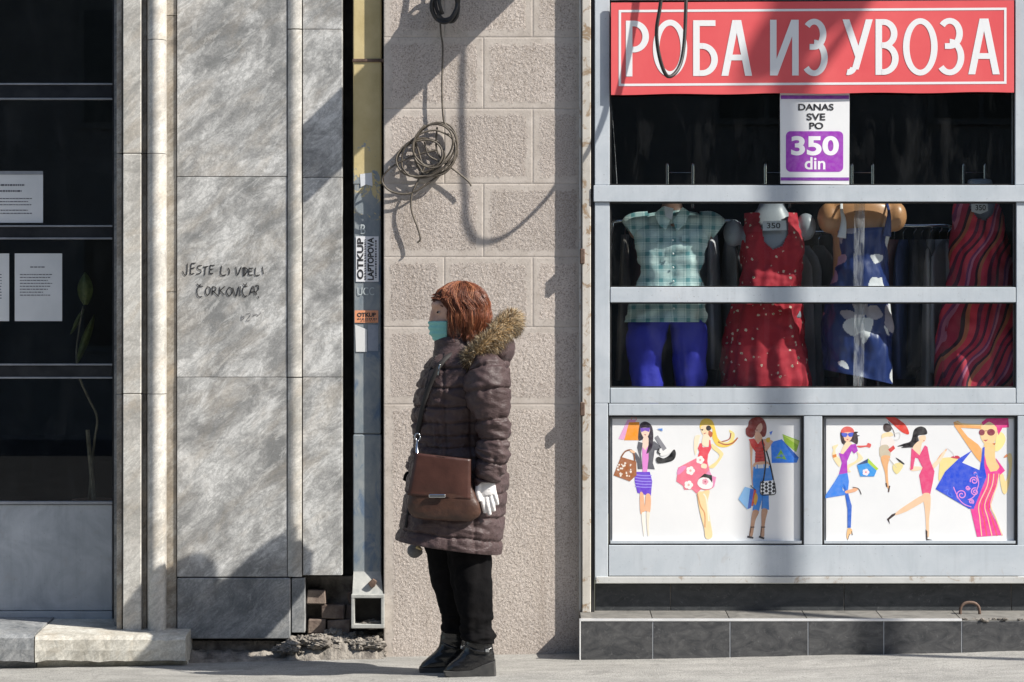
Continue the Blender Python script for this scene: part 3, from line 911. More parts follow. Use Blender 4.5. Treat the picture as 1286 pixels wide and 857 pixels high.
for (x0, x1) in ((764.5, 1009), (1033, 1277.5)):
    gasket(x0, 522, x1, 684.5, 2.2, YF + .008)
    p = MB().pbox(x0 + 1, 523, x1 - 1, 683, YPN, YPN + .02).build('display_panel', MAT['bead'], shop)
    q = MB().pbox(x0 + 4.5, 526, x1 - 4.5, 679.5, YPN - .003, YPN).build('printed_sheet', MAT['poster_white'], p)
    m = MB().pbox(x0 + 2.2, 679.5, x1 - 2.2, 682.8, YPN - .02, YPN); m.build('ledge', MAT['frame_paint'], p)
    panels.append(p)
YG = YPN - .0035
SK, SK2 = '#f3c6a0', '#e9a878'
f1 = [('#e7a9d6', [(125, 38), (185, 38), (100, 170), (66, 163)], 0), ('#f29a2c', [(135, 54), (202, 54), (202, 172), (103, 172)], 0), ('#e08a80', [(150, 38), (155, 22), (178, 22), (182, 38)], 4),
      ('#2b2030', [(235, 50), (207, 68), (196, 120), (196, 172), (222, 168), (245, 140), (264, 180), (250, 258), (282, 225), (293, 150), (286, 88), (265, 60)]),
      ('#f4d6c0', [(212, 95), (268, 95), (262, 138), (240, 160), (220, 138)]), ('#7a50c0', [(208, 92), (272, 90), (266, 118), (245, 110), (235, 110), (214, 120)], 0), ('#b04060', [(232, 134), (248, 134), (240, 141)], 0),
      ('#f4d6c4', [(230, 150), (258, 150), (266, 200), (240, 238), (220, 215)]),
      ('#5c5d66', [(195, 180), (224, 190), (214, 260), (222, 360), (192, 360), (188, 322), (162, 252), (180, 250), (206, 290), (188, 220)], 0),
      ('#5c5d66', [(262, 185), (300, 178), (345, 215), (330, 236), (302, 236), (290, 320), (303, 362), (252, 358), (262, 260)], 0),
      ('#e58ad6', [(222, 215), (240, 238), (262, 207), (262, 290), (252, 382), (224, 382), (221, 300)], 0),
      ('#2b2030', [(264, 140), (292, 150), (282, 225), (248, 260), (262, 200)]),
      ('#6a3fd0', [(172, 378), (270, 378), (286, 440), (277, 535), (190, 515), (172, 440)], 0)]
for i in range(5): f1.append(('#a294ee', [(174, 396 + i * 19), (225, 402 + i * 19), (282, 402 + i * 19)], 6))
f1 += [('#f0b78f', [(206, 518), (228, 522), (238, 602), (246, 525), (276, 534), (272, 640), (240, 632), (210, 650)]), ('#f1e6d2', [(248, 648), (270, 648), (264, 720), (266, 785), (256, 785)]), ('#f6efe4', [(216, 655), (236, 650), (240, 760), (232, 800), (226, 760)]),
       ('#a5643a', [(82, 280), (182, 310), (184, 400), (140, 440), (34, 400)], 0), ('#8d5530', [(82, 285), (110, 245), (150, 236), (168, 270), (172, 310)], 9), ('#f3c6a0', [(140, 235), (165, 240), (175, 255), (150, 252)])]
for i in range(26): f1.append(('#efe4d8', circ(60 + random.random() * 90, 318 + random.random() * 90, 4 + random.random() * 4, None, 5)))
f1 += [('#17171b', [(312, 288), (330, 280), (360, 290), (395, 270), (428, 232), (441, 262), (425, 300), (380, 316), (330, 322), (314, 310)]), ('#efefee', [(335, 230), (368, 222), (415, 240), (380, 268), (340, 272)]), ('#8b8b92', [(304, 152), (322, 140), (380, 225), (356, 242)], 0), ('#17171b', [(330, 225), (322, 250), (340, 262)], 8),
       ('#5a90e0', [(318, 98), (353, 94), (353, 113)], 0)]
fig_mesh(764, 520, .1927, YG, f1, 'printed_figure', panels[0])
f2 = [('#f3cf52', [(225, 30), (190, 45), (180, 85), (195, 105), (230, 80), (262, 100), (262, 150), (290, 205), (345, 218), (400, 195), (428, 155), (398, 175), (345, 190), (300, 160), (280, 90), (262, 45)]),
      ('#f0e08a', [(340, 205), (395, 178), (408, 130), (372, 105), (385, 150), (360, 185), (300, 180)]), ('#b5623c', [(300, 182), (345, 200), (395, 190), (428, 155)], 9), ('#a85838', [(322, 182), (372, 165), (384, 125)], 7),
      ('#f7dcb4', [(190, 80), (245, 75), (248, 115), (215, 145), (192, 120)]), ('#c0603c', [(240, 110), (265, 125), (255, 152), (238, 140)]), ('#2a2026', circ(238, 93, 17)), ('#2a2026', [(184, 102), (205, 98), (200, 110)], 0), ('#c04848', [(205, 126), (225, 122), (212, 132)], 0),
      ('#f9e6c8', [(205, 140), (240, 140), (250, 185), (222, 215), (195, 195)]), ('#f9e8cc', [(150, 145), (190, 140), (180, 155), (165, 230), (152, 270), (142, 215)]),
      ('#f6df9e', [(262, 195), (325, 245), (330, 275), (275, 350), (240, 345), (285, 310), (308, 268), (262, 225)]),
      ('#ee7a90', [(165, 285), (40, 350), (35, 385), (28, 440), (70, 468), (80, 495), (130, 492), (160, 520), (190, 490), (230, 502), (270, 480), (245, 370), (228, 300)], 0),
      ('#ea8fc0', [(70, 340), (38, 360), (34, 395), (60, 385), (95, 345)]),
      ('#e94f5f', [(182, 192), (192, 190), (200, 218), (240, 215), (242, 170), (250, 170), (255, 225), (235, 265), (228, 330), (165, 290), (178, 245), (168, 225)], 0)]
f2 += flower('#fbf3ee', '#e9b8b0', 183, 300, 26) + flower('#fbf3ee', '#e9b8b0', 120, 370, 28) + flower('#fbf3ee', '#e9b8b0', 108, 463, 28)
f2 += [('#f9e6c8', [(195, 325), (225, 330), (222, 355), (190, 350)]), ('#e890bc', [(215, 400), (240, 365), (262, 405), (288, 412), (275, 475), (255, 480)], 0), ('#f4f2f0', [(165, 455), (190, 415), (260, 430), (258, 482), (200, 488)]), ('#1d2a24', [(172, 425), (210, 390), (260, 400), (262, 450), (240, 420), (205, 410)], 0)]
f2 += flower('#eca6b8', '#c04868', 216, 442, 20)
f2 += [('#f6d9a4', [(165, 520), (200, 505), (245, 500), (232, 580), (250, 700), (262, 800), (220, 810), (208, 740), (182, 640)]), ('#d89a68', [(165, 520), (185, 600), (212, 650), (214, 740)], 8), ('#fbf1dc', [(205, 520), (225, 560), (240, 700)], 9)]
fig_mesh(844, 520, .1927, YG, f2, 'printed_figure', panels[0])
SH = '#d8a98c'
f3 = [('#3f78e0', [(240, 120), (262, 110), (250, 140)], 0), ('#9cc63c', [(325, 132), (438, 175), (415, 250), (340, 190)], 0), ('#c4dc6a', [(330, 140), (436, 180), (428, 205)], 0), ('#2f7fe8', [(250, 185), (320, 165), (432, 285), (418, 318), (255, 320)], 0), ('#2463c4', [(320, 165), (432, 285), (400, 285)], 0),
      ('#7cb83c', [(280, 290), (315, 232), (352, 300), (318, 290)], 0), ('#2f7fe8', [(305, 280), (316, 258), (330, 285)], 0), ('#5a8ee0', [(272, 282), (318, 270), (355, 270)], 6),
      (SH, [(112, 168), (130, 200), (128, 330), (140, 420), (130, 470), (122, 400), (116, 280)]), (SH, [(200, 165), (260, 175), (252, 200), (215, 250), (208, 210)]), ('#d8b040', [(220, 160), (244, 155), (240, 185), (222, 182)]),
      ('#c83a34', [(106, 165), (140, 160), (165, 195), (195, 165), (212, 200), (200, 240), (222, 310), (146, 318), (150, 250), (122, 210)], 0)]
for i in range(5): f3.append(('#a02c2c', [(146, 220 + i * 20), (180, 224 + i * 20), (212, 218 + i * 20)], 4))
f3 += [('#7d2f2b', [(150, 22), (110, 42), (100, 80), (86, 100), (92, 140), (130, 155), (160, 120), (190, 150), (215, 140), (222, 85), (205, 40), (180, 22)]), ('#c9a290', [(150, 90), (185, 60), (195, 95), (172, 128), (150, 122)]), ('#7d2f2b', [(150, 60), (192, 50), (165, 75), (140, 120), (128, 80)]), ('#5c1c22', [(152, 102), (166, 104), (158, 110)], 0), (SH, [(150, 120), (178, 125), (195, 160), (165, 190), (145, 160)]),
       (SH, [(146, 318), (224, 310), (232, 340), (140, 350)]), ('#3a86d8', [(136, 345), (248, 338), (262, 420), (235, 510), (238, 625), (190, 622), (196, 540), (172, 636), (130, 630), (145, 540), (130, 440)], 0), ('#2a68b4', [(190, 420), (196, 500), (190, 620)], 5),
       ('#d6d8da', [(150, 332), (235, 326), (236, 352), (148, 356)], 0), ('#3a86d8', [(160, 330), (160, 358)], 6), ('#3a86d8', [(205, 328), (205, 356)], 6),
       ('#bf9478', [(132, 632), (172, 636), (150, 690), (140, 740), (128, 800), (108, 795), (118, 730)]), ('#bf9478', [(190, 624), (228, 626), (215, 690), (208, 740), (205, 800), (180, 795), (188, 720)]),
       ('#22181c', [(116, 738), (142, 738)], 7), ('#22181c', [(185, 738), (212, 738)], 7), ('#22181c', [(96, 800), (135, 808)], 12), ('#22181c', [(172, 800), (206, 812)], 12), ('#22181c', [(120, 740), (110, 800)], 4), ('#22181c', [(190, 740), (182, 800)], 4),
       ('#8cc0f0', [(80, 475), (135, 490), (120, 612), (96, 622), (38, 555)], 0), ('#3a62c0', [(115, 488), (140, 492), (120, 612), (98, 620)], 0), ('#c4503c', [(140, 490), (155, 500), (135, 600), (122, 600)], 0), ('#d0a040', [(150, 515), (165, 545), (150, 595), (138, 570)]), ('#302020', [(118, 465), (130, 480), (150, 495)], 5),
       ('#15151a', [(192, 165), (208, 250), (215, 330), (200, 440)], 9), ('#15151a', [(220, 240), (245, 330), (268, 440)], 9), ('#f2f3f4', [(185, 440), (270, 432), (280, 522), (182, 525)], 0)]
for i in range(4):
    for j in range(4):
        x, y = 196 + i * 24, 446 + j * 23 + (11 if i % 2 else 0)
        if y < 520: f3.append(('#15151a', [(x, y - 12), (x + 12, y), (x, y + 12), (x - 12, y)], 0))
f3 += [('#15151a', [(185, 440), (180, 480), (186, 525), (230, 528), (278, 520), (276, 470), (268, 434)], 6)]
fig_mesh(920, 520, .1927, YG, f3, 'printed_figure', panels[0])
f4 = [('#3a2a2e', [(140, 115), (132, 150), (145, 195), (172, 185), (205, 180), (242, 198), (245, 150), (225, 120)]), ('#3a2a2e', [(215, 120), (248, 118), (232, 135), (258, 142), (222, 150)]), ('#e06058', [(135, 120), (150, 90), (182, 82), (212, 95), (220, 120), (180, 126)]), ('#f4c8a8', [(150, 125), (208, 122), (205, 160), (180, 185), (155, 165)]), ('#4a60d0', [(140, 125), (178, 128), (170, 150), (148, 148)]), ('#4a60d0', [(182, 128), (215, 122), (208, 148), (188, 148)]), ('#b83a58', [(170, 165), (186, 165), (178, 172)], 0),
      ('#3a2a2e', [(140, 150), (152, 200), (162, 195), (152, 150)]), ('#e0605c', [(240, 208), (300, 205), (310, 190), (332, 198), (325, 220), (300, 215), (258, 220)]),
      ('#f6ddb8', [(168, 185), (198, 185), (205, 205), (160, 262), (135, 250)]), ('#f6e2b4', [(118, 200), (80, 212), (86, 235), (78, 265), (90, 300), (125, 345), (132, 300), (106, 270), (100, 232)]), ('#e08a40', [(80, 268), (106, 262), (106, 280), (84, 288)], 0),
      ('#f6e2b4', [(240, 245), (278, 285), (265, 305), (190, 350), (200, 378), (175, 372), (178, 335), (225, 310), (248, 282)]),
      ('#b23cc0', [(122, 255), (150, 262), (200, 200), (232, 195), (246, 240), (222, 260), (205, 240), (175, 310), (178, 385), (122, 395), (142, 320)], 0),
      ('#3f86e8', [(122, 395), (178, 385), (188, 440), (180, 512), (150, 500), (140, 470), (165, 505), (120, 530), (32, 550), (36, 528), (95, 440)], 0), ('#3068cc', [(150, 450), (182, 515), (206, 600), (200, 742), (178, 742), (178, 620)], 0), ('#3f86e8', [(32, 550), (45, 520), (160, 502), (165, 528)], 0),
      ('#f0b48c', [(165, 502), (205, 490), (232, 478), (248, 490), (225, 508), (170, 518)]), ('#40302c', [(212, 478), (250, 488), (268, 525)], 5), ('#f0c088', [(180, 748), (205, 750), (208, 775), (190, 790), (182, 822), (172, 800)]), ('#40302c', [(205, 765), (210, 790)], 5), ('#40302c', [(178, 822), (192, 782)], 4),
      ('#b6d64a', [(312, 290), (380, 358), (362, 372), (292, 318)], 0), ('#3a9ae8', [(240, 335), (310, 318), (368, 370), (352, 408), (262, 408)], 0), ('#2a4a80', [(238, 332), (312, 292), (310, 320), (262, 330)], 0)]
f4 += flower('#f8e8ec', '#e890a0', 298, 380, 22)
fig_mesh(1030, 520, .1927, YG, f4, 'printed_figure', panels[1])
f5 = [('#e0483c', [(85, 15), (125, 12), (180, 40), (225, 80), (242, 132), (200, 122), (150, 80), (110, 45)]), ('#4a3c3c', [(75, 75), (95, 62), (122, 75), (128, 102), (105, 118), (78, 108)]), ('#5a4840', [(108, 50), (140, 110), (150, 150)], 4), ('#f2ddb0', [(70, 130), (120, 118), (140, 140), (110, 150), (75, 165), (62, 155)]), ('#f3e8e2', [(68, 160), (120, 150), (150, 190), (105, 215), (58, 205)]), ('#ccc0a8', [(55, 210), (105, 205), (120, 275), (60, 285), (48, 250)]), ('#d84a48', [(105, 232), (140, 205), (152, 225), (122, 252)], 0), ('#d8d6d2', [(140, 130), (182, 125), (175, 165), (140, 170)], 4),
      ('#eab07a', [(58, 282), (118, 275), (105, 330), (104, 400), (110, 470), (116, 490), (95, 470), (84, 380)]), ('#4a302a', [(92, 450), (98, 475)], 9), ('#4a302a', [(115, 468), (108, 510)], 9), ('#ecdc9a', [(140, 330), (190, 318), (202, 345), (165, 392), (138, 365)]), ('#28242a', [(155, 285), (190, 305), (214, 328), (190, 322)]), ('#cfc8c0', [(110, 290), (135, 320), (160, 350)], 4)]
fig_mesh(1095, 520, .1927, YG, f5, 'printed_figure', panels[1])
f6 = [('#f6d6b4', [(305, 150), (345, 140), (352, 165), (335, 185), (318, 182)]), ('#1d1a1e', [(315, 82), (275, 105), (255, 175), (205, 195), (165, 212), (205, 212), (190, 222), (240, 220), (275, 215), (305, 180), (302, 142), (358, 132), (350, 95)]), ('#c83c50', [(335, 172), (346, 174), (338, 180)], 0), ('#f6d6b4', [(300, 180), (325, 185), (322, 215), (310, 268), (265, 225)]),
      ('#f8dcbc', [(250, 345), (320, 345), (330, 362), (262, 372)]), ('#f8dcbc', [(395, 330), (440, 285), (470, 240), (480, 250), (440, 320), (405, 355)]),
      ('#e4487e', [(258, 222), (310, 270), (345, 205), (362, 215), (378, 300), (408, 375), (398, 440), (380, 524), (328, 520), (308, 400), (330, 350), (300, 290), (282, 285), (268, 360), (250, 368)], 0),
      ('#f3c9a4', [(330, 525), (378, 522), (382, 600), (372, 700), (372, 800), (356, 780), (350, 680), (342, 600)]), ('#f3c9a4', [(330, 530), (350, 560), (290, 600), (215, 640), (150, 660), (160, 640), (230, 590)]),
      ('#33221f', [(155, 645), (130, 655), (98, 686), (118, 720), (112, 690), (150, 660)], 0), ('#33221f', [(350, 752), (362, 765), (362, 815), (400, 822), (352, 824)], 0)]
fig_mesh(1095, 520, .1927, YG, f6, 'printed_figure', panels[1])
f7 = [('#f0dd96', [(90, 290), (180, 285), (192, 310), (150, 345), (75, 440), (78, 330)]), ('#c83c58', [(150, 282), (195, 272), (212, 290), (180, 292)]), ('#e8e4e4', [(95, 280), (120, 225), (160, 250), (175, 280)], 4), ('#f0b07a', [(35, 345), (80, 270), (125, 228), (105, 270), (50, 340)]),
      ('#f4ea9c', [(452, 130), (490, 125), (508, 170), (480, 225), (440, 240)]), ('#f6d49c', [(350, 60), (445, 60), (455, 110), (440, 175), (395, 215), (350, 165), (342, 110)]), ('#e8408e', [(352, 55), (385, 30), (525, 28), (530, 88), (488, 90), (462, 140), (448, 85), (400, 50), (360, 75)], 0), ('#f6e4b4', [(360, 80), (400, 52), (440, 78), (400, 68)]),
      ('#8c3a4a', circ(353, 121, 19, 20)), ('#8c3a4a', circ(413, 120, 26, 22)), ('#a04050', [(365, 112), (390, 110)], 4), ('#c04050', [(362, 170), (395, 168), (378, 180)], 0), ('#d08050', [(385, 215), (438, 188), (432, 210), (392, 240)]),
      ('#f3b06a', [(168, 55), (195, 45), (230, 68), (348, 70), (350, 98), (250, 92), (215, 90), (262, 150), (330, 200), (352, 230), (350, 320), (320, 290), (270, 220), (175, 80)], 0), ('#f8dca0', [(180, 50), (230, 66), (345, 72)], 9),
      ('#f6cf90', [(370, 195), (435, 205), (440, 290), (468, 350), (440, 390), (400, 370), (375, 300)]), ('#f6dc9c', [(520, 270), (545, 262), (550, 340), (520, 500), (490, 515), (470, 410), (490, 390), (510, 440), (530, 350)]), ('#d88a5c', [(495, 285), (515, 262), (522, 278)]),
      ('#ec3f9a', [(368, 255), (385, 330), (410, 378), (452, 370), (470, 345), (440, 285), (455, 300), (505, 370), (470, 400), (405, 620), (490, 790), (322, 802), (280, 620), (330, 540), (372, 400)], 0)]
for k in range(5):
    o_ = k * 21
    f7.append((('#fbd7a0', '#e8603c')[k % 2], [(398 + o_ * .8, 390), (388 + o_ * .75, 470), (335 + o_ * .9, 590), (340 + o_ * 1.25, 680), (352 + o_ * 1.6, 795)], 6))
f7 += [('#2a4fd8', [(205, 290), (290, 238), (225, 318), (340, 368), (360, 220), (372, 215), (368, 330), (384, 410), (300, 620), (270, 618), (170, 560), (52, 490), (115, 375)], 0),
       ] + [('#e890d8', [(cx_ + (r0 * (1 - k / 16)) * math.cos(a0 + dr * k * .75), cy_ + (r0 * (1 - k / 16)) * math.sin(a0 + dr * k * .75)) for k in range(14)], 7) for (cx_, cy_, r0, a0, dr) in ((222, 528, 34, 2.4, 1), (303, 436, 27, 2.8, 1), (308, 508, 27, -1.2, -1), (262, 482, 15, 0, 1), (284, 572, 17, 1, -1))] + [('#e890d8', [(168, 476), (182, 510), (205, 556), (240, 590), (285, 606)], 6), ('#e890d8', [(318, 400), (332, 440), (326, 480), (300, 540), (262, 560)], 6), ('#e890d8', [(300, 388), (312, 380), (322, 392)], 5), ('#4f74ea', [(110, 500), (135, 495), (130, 525), (160, 540), (150, 515)], 5), ('#5f80ee', [(300, 400), (318, 385), (330, 410), (352, 415)], 5)]
fig_mesh(1165, 520, 115 / 597, YG, f7, 'printed_figure', panels[1])

# ------------------------------------------------------------------ red banner sign
YB = YF - 0.022
sg = thing('banner_sign', P(1020, 118, YB), 'red shop banner with large white lettering and thin white border', 'sign')
def by(px, py): return (px, py - (px - 768) * 0.006)
m = MB()
nb = 60
R = []
for i in range(nb + 1):
    px = 767.5 + (1273.5 - 767.5) * i / nb
    a, b = P(*by(px, 3.5), YB), P(*by(px, 119 + 0.6 * math.sin(px * .05)), YB)
    R.append([(a.x, YB, a.z), (b.x, YB, b.z), (b.x, YB + .006, b.z), (a.x, YB + .006, a.z)])
m.rings(R).build('board', MAT['sign_red'], sg)
m = MB()
def seg(x0, y0, x1, y1):
    m.flat([(lambda q: (q.x, q.z))(P(*by(x, y), YB)) for x, y in ((x0, y0), (x1, y0), (x1, y1), (x0, y1))], YB - .001)
seg(777, 12.8, 1264, 15.8); seg(777, 105.5, 1264, 108.5); seg(777, 15.8, 780, 105.5); seg(1261, 15.8, 1264, 105.5)
m.build('border_line', MAT['sign_white'], sg, normals=False)
WL = 8.2
def sign_letter(ch, x0, x1, y0, y1):
    mb = MB(); cnt = [0]
    W, H = x1 - x0, y1 - y0
    def poly(pts):
        cnt[0] += 1
        mb.flat([(lambda q: (q.x, q.z))(P(x, y, YB)) for x, y in pts], YB - .001 - .0001 * cnt[0])
    def vbar(xa, ya=y0, yb=y1, w=WL): poly([(xa, ya), (xa + w, ya), (xa + w, yb), (xa, yb)])
    def hbar(xa, xb, ya, w=WL * .88): poly([(xa, ya), (xb, ya), (xb, ya + w), (xa, ya + w)])
    def diag(xa, ya, xb, yb, w=WL * 1.06): poly([(xa - w / 2, ya), (xa + w / 2, ya), (xb + w / 2, yb), (xb - w / 2, yb)])
    def arc(cx, cy, rx, ry, a0, a1, w=WL, wh=WL * .88, n=28):
        o_, i_ = [], []
        for k in range(n + 1):
            a = math.radians(a0 + (a1 - a0) * k / n)
            o_.append((cx + rx * math.cos(a), cy + ry * math.sin(a))); i_.append((cx + (rx - w) * math.cos(a), cy + (ry - wh) * math.sin(a)))
        for k in range(n): poly([o_[k], o_[k + 1], i_[k + 1], i_[k]]); cnt[0] -= 1
        cnt[0] += 1
    if ch == 'О': arc((x0 + x1) / 2, (y0 + y1) / 2, W / 2, H / 2, 0, 360, n=56)
    elif ch in 'РБВ':
        vbar(x0)
        def bowl(ya, yb, xr):
            ry = (yb - ya) / 2; xm = max(x0 + WL, xr - ry * .95)
            hbar(x0 + WL - .3, xm + .3, ya); hbar(x0 + WL - .3, xm + .3, yb - WL * .88); arc(xm, (ya + yb) / 2, xr - xm, ry, -90, 90)
        if ch == 'Р': bowl(y0, y0 + .57 * H, x1)
        if ch == 'Б': hbar(x0 + WL - .3, x1 - 3, y0); bowl(y0 + .41 * H, y1, x1)
        if ch == 'В': bowl(y0, y0 + .52 * H, x1 - 1.5); bowl(y0 + .52 * H - WL * .88, y1, x1)
    elif ch == 'А':
        xm = (x0 + x1) / 2; w = WL * 1.06
        diag(x0 + w / 2, y1, xm - 1.2, y0); diag(x1 - w / 2, y1, xm + 1.2, y0); hbar(x0 + W * .24, x1 - W * .24, y0 + .62 * H)
    elif ch == 'И':
        vbar(x0); vbar(x1 - WL); diag(x0 + WL * .6, y1, x1 - WL * .6, y0, WL * 1.1)
    elif ch == 'З':
        arc(x0 + W * .40, y0 + .27 * H, W * .54, .27 * H, -140, 90); arc(x0 + W * .40, y0 + .73 * H - WL * .42, W * .60, .27 * H + WL * .42, -90, 140); hbar(x0 + W * .2, x0 + W * .42, y0 + .54 * H - WL * .88)
    elif ch == 'У':
        w = WL * 1.06
        diag(x0 + w / 2, y0, x0 + W * .54, y0 + .68 * H); diag(x1 - w / 2, y0, x0 + W * .42, y0 + .9 * H); arc(x0 + W * .18, y0 + .84 * H, W * .30, .16 * H, 15, 100)
    return mb
for (ch, x0, x1) in (('Р', 786, 815), ('О', 820, 863), ('Б', 870.5, 901.5), ('А', 906, 944.5), ('И', 967, 1003), ('З', 1011, 1039.5), ('У', 1058, 1096), ('В', 1099.5, 1128.5), ('О', 1134, 1177.5), ('З', 1180.5, 1211), ('А', 1216, 1255.5)):
    e = 1 if ch in 'ОЗ' else 0
    sign_letter(ch, x0, x1, by(x0, 26.3 - e)[1], by(x0, 96.3 + e)[1]).build('letter', MAT['sign_white'], sg, normals=False)

# price poster
YQ = YF - 0.004
pp = thing('price_poster', P(1023, 232, YQ), 'white and purple price poster hanging under the red banner', 'poster')
MB().pprism([(979.5, 116), (1067, 117), (1066.5, 232), (980, 231)], YQ - .001, YQ).build('sheet', MAT['poster_white'], pp)
for (a, b) in ((120, 124.5), (223, 227)):
    MB().pbox(980.5, a, 1066.3, b, YQ - .002, YQ - .0013).build('purple_line', ink('#8a3aa8'), pp)
rr = []
for (cx_, cy_, a0) in ((993, 171, 180), (1053, 171, 270), (1053, 210, 0), (993, 210, 90)):
    for k in range(6):
        a = math.radians(a0 + k * 18); rr.append((cx_ + 6 * math.cos(a), cy_ + 6 * math.sin(a)))
MB().pprism(rr, YQ - .0018, YQ - .0012).build('purple_badge', ink('#a03cb8'), pp)
mb = MB()
text(mb, 'DANAS', 1002.5, 130.5, 1047, 139, YQ - .0022, 0, .025); text(mb, 'SVE', 1013, 142.5, 1036.5, 151.5, YQ - .0022, 0, .025); text(mb, 'PO', 1016.5, 154, 1034, 162.5, YQ - .0022, 0, .025)
mb.build('black_print', ink('#1c1c20'), pp, normals=False)
mb = MB(); text(mb, '350', 993.5, 171, 1053.5, 195.5, YQ - .0024, 0, .035); text(mb, 'din', 1010.5, 197.5, 1036.5, 213, YQ - .0024, 0, .02)
mb.build('white_print', ink('#f4f2f6'), pp, normals=False)

# ------------------------------------------------------------------ tiled step and plinth
st = thing('tiled_step', P(1010, 828, -0.2), 'black tiled step with white edge trim below the shop front', 'step')
YS, YR = -0.245, -0.012
def ground_px(px, Y):    # photo row of the pavement at this place
    x = (px - CX) * (D + Y) / D / S
    return CY + (EYE - gz(x, Y)) * S * D / (D + Y)
fx = [729.5, 820, 917, 1015, 1110, 1208, 1305, 1402, 1500, 1640]
for a, b in zip(fx[:-1], fx[1:]):
    MB().pbox(a + .6, 780.5, b - .6, 836, YS, YS + .014).build('tile', MAT['tile'], st, bevel=.0015)
    # tread tiles, sloping a little to the street
    m = MB(); p0, p1 = P(a + .6, 779, YS), P(b - .6, 779, YS)
    zt, zb = p0.z, p0.z + .016
    xa, xb = p0.x, p1.x
    m.add([(xa, YS + .004, zt), (xb, YS + .004, zt), (xb, YR + .01, zb), (xa, YR + .01, zb), (xa, YS + .004, zt - .014), (xb, YS + .004, zt - .014), (xb, YR + .01, zb - .014), (xa, YR + .01, zb - .014)],
          [(0, 1, 2, 3), (4, 5, 6, 7), (0, 1, 5, 4), (1, 2, 6, 5), (2, 3, 7, 6), (3, 0, 4, 7)])
    m.build('tread_tile', MAT['tile_top'], st)
m = MB().pbox(729, 780, 1640, 845, YS + .0145, 0.02); m.build('core', MAT['mortar'], st)
bx_ = [747, 842, 1060, 1270, 1480, 1640]
for a, b in zip(bx_[:-1], bx_[1:]):
    MB().pbox(a + .5, 734, b - .5, 772, YR, YR + .03).build('tile', MAT['tile_dark'], st, bevel=.0015)
    MB().pbox(b - .8, 734, b + .8, 768, YR + .003, YR + .03).build('grout', MAT['mortar'], st)
for b in fx[1:-1]:
    MB().pbox(b - .7, 781, b + .7, 838, YS + .0015, YS + .014).build('grout', MAT['bead'], st)
MB().pbox(728.6, 777.6, 1208, 780.6, YS - .002, YS + .02).build('edge_trim', MAT['trim'], st, bevel=.001)
MB().pbox(727.6, 777.6, 729.4, 838, YS - .002, YS + .02).build('edge_trim', MAT['trim'], st, bevel=.001)
for i in range(16):
    px = 1214 + i * 5 + random.uniform(-2, 2)
    lump(P(px, 779 + random.uniform(-1.5, 1.5), YS + random.uniform(0, .03)), random.uniform(.006, .014), .008, .005, i * 1.9).build('broken_mortar', MAT['mortar'], st, smooth=True)
rg = MB(); c = P(1218, 768, -.10)
rg.tube([c + Vector((-.041, 0, -.012)), c + Vector((-.038, 0, .018)), c + Vector((-.018, 0, .036)), c + Vector((.018, 0, .036)), c + Vector((.038, 0, .018)), c + Vector((.042, 0, -.012))], .0065, 8)
tag(rg.build('iron_ring', MAT['rusty'], smooth=True), 'rusty half ring iron handle set in the tiled step', 'handle')

# ------------------------------------------------------------------ things just above and beside the frame whose shadows fall into it
bs = thing('blade_sign', P(700, -60, -0.3), 'small double sided sign sticking out above the shop corner', 'sign')
q0, q1 = P(700, -150, 0), P(700, -54, 0)
MB().box(q0.x - .015, q0.x + .015, -0.495, -0.09, q1.z, q0.z).build('sign_box', MAT['sign_white'], bs, bevel=.004)
MB().box(q0.x - .008, q0.x + .008, -0.10, 0.06, q0.z - .08, q0.z - .06).box(q0.x - .008, q0.x + .008, -0.10, 0.06, q1.z + .06, q1.z + .08).build('bracket', MAT['black_metal'], bs)
lp = thing('street_post', unshadow(975, 700, YF, -1.9), 'tall grey street post with round sign beyond the right edge', 'post')
pb = unshadow(978, 0, YF, -1.9)
MB().tube([(pb.x, -1.9, gz(pb.x, -1.9) - .05), (pb.x, -1.9, 3), (pb.x, -1.9, 7.5)], [.045, .043, .04], 14).build('pole', MAT['outlet_metal'], lp, smooth=True)
c = unshadow(1040, 50, YF, -1.88)
m = MB(); m.rings([[(pb.x + dx, -1.78 + .20 * math.cos(a * .2618), c.z + .20 * math.sin(a * .2618)) for a in range(24)] for dx in (-.06, -.055)])
m.build('round_sign', MAT['sign_white'], lp)
a_, b_ = unshadow(1018, 150, YF, -1.9), unshadow(1135, -20, YF, -1.9)
MB().tube([(pb.x, -1.9, a_.z), (pb.x + (b_.x - a_.x) * .3, -1.9 + .16, (a_.z + b_.z) / 2 + .04), (pb.x + (b_.x - a_.x) * .55, -1.9 + .34, b_.z + .12)], .022, 8).build('arm', MAT['outlet_metal'], lp, smooth=True)
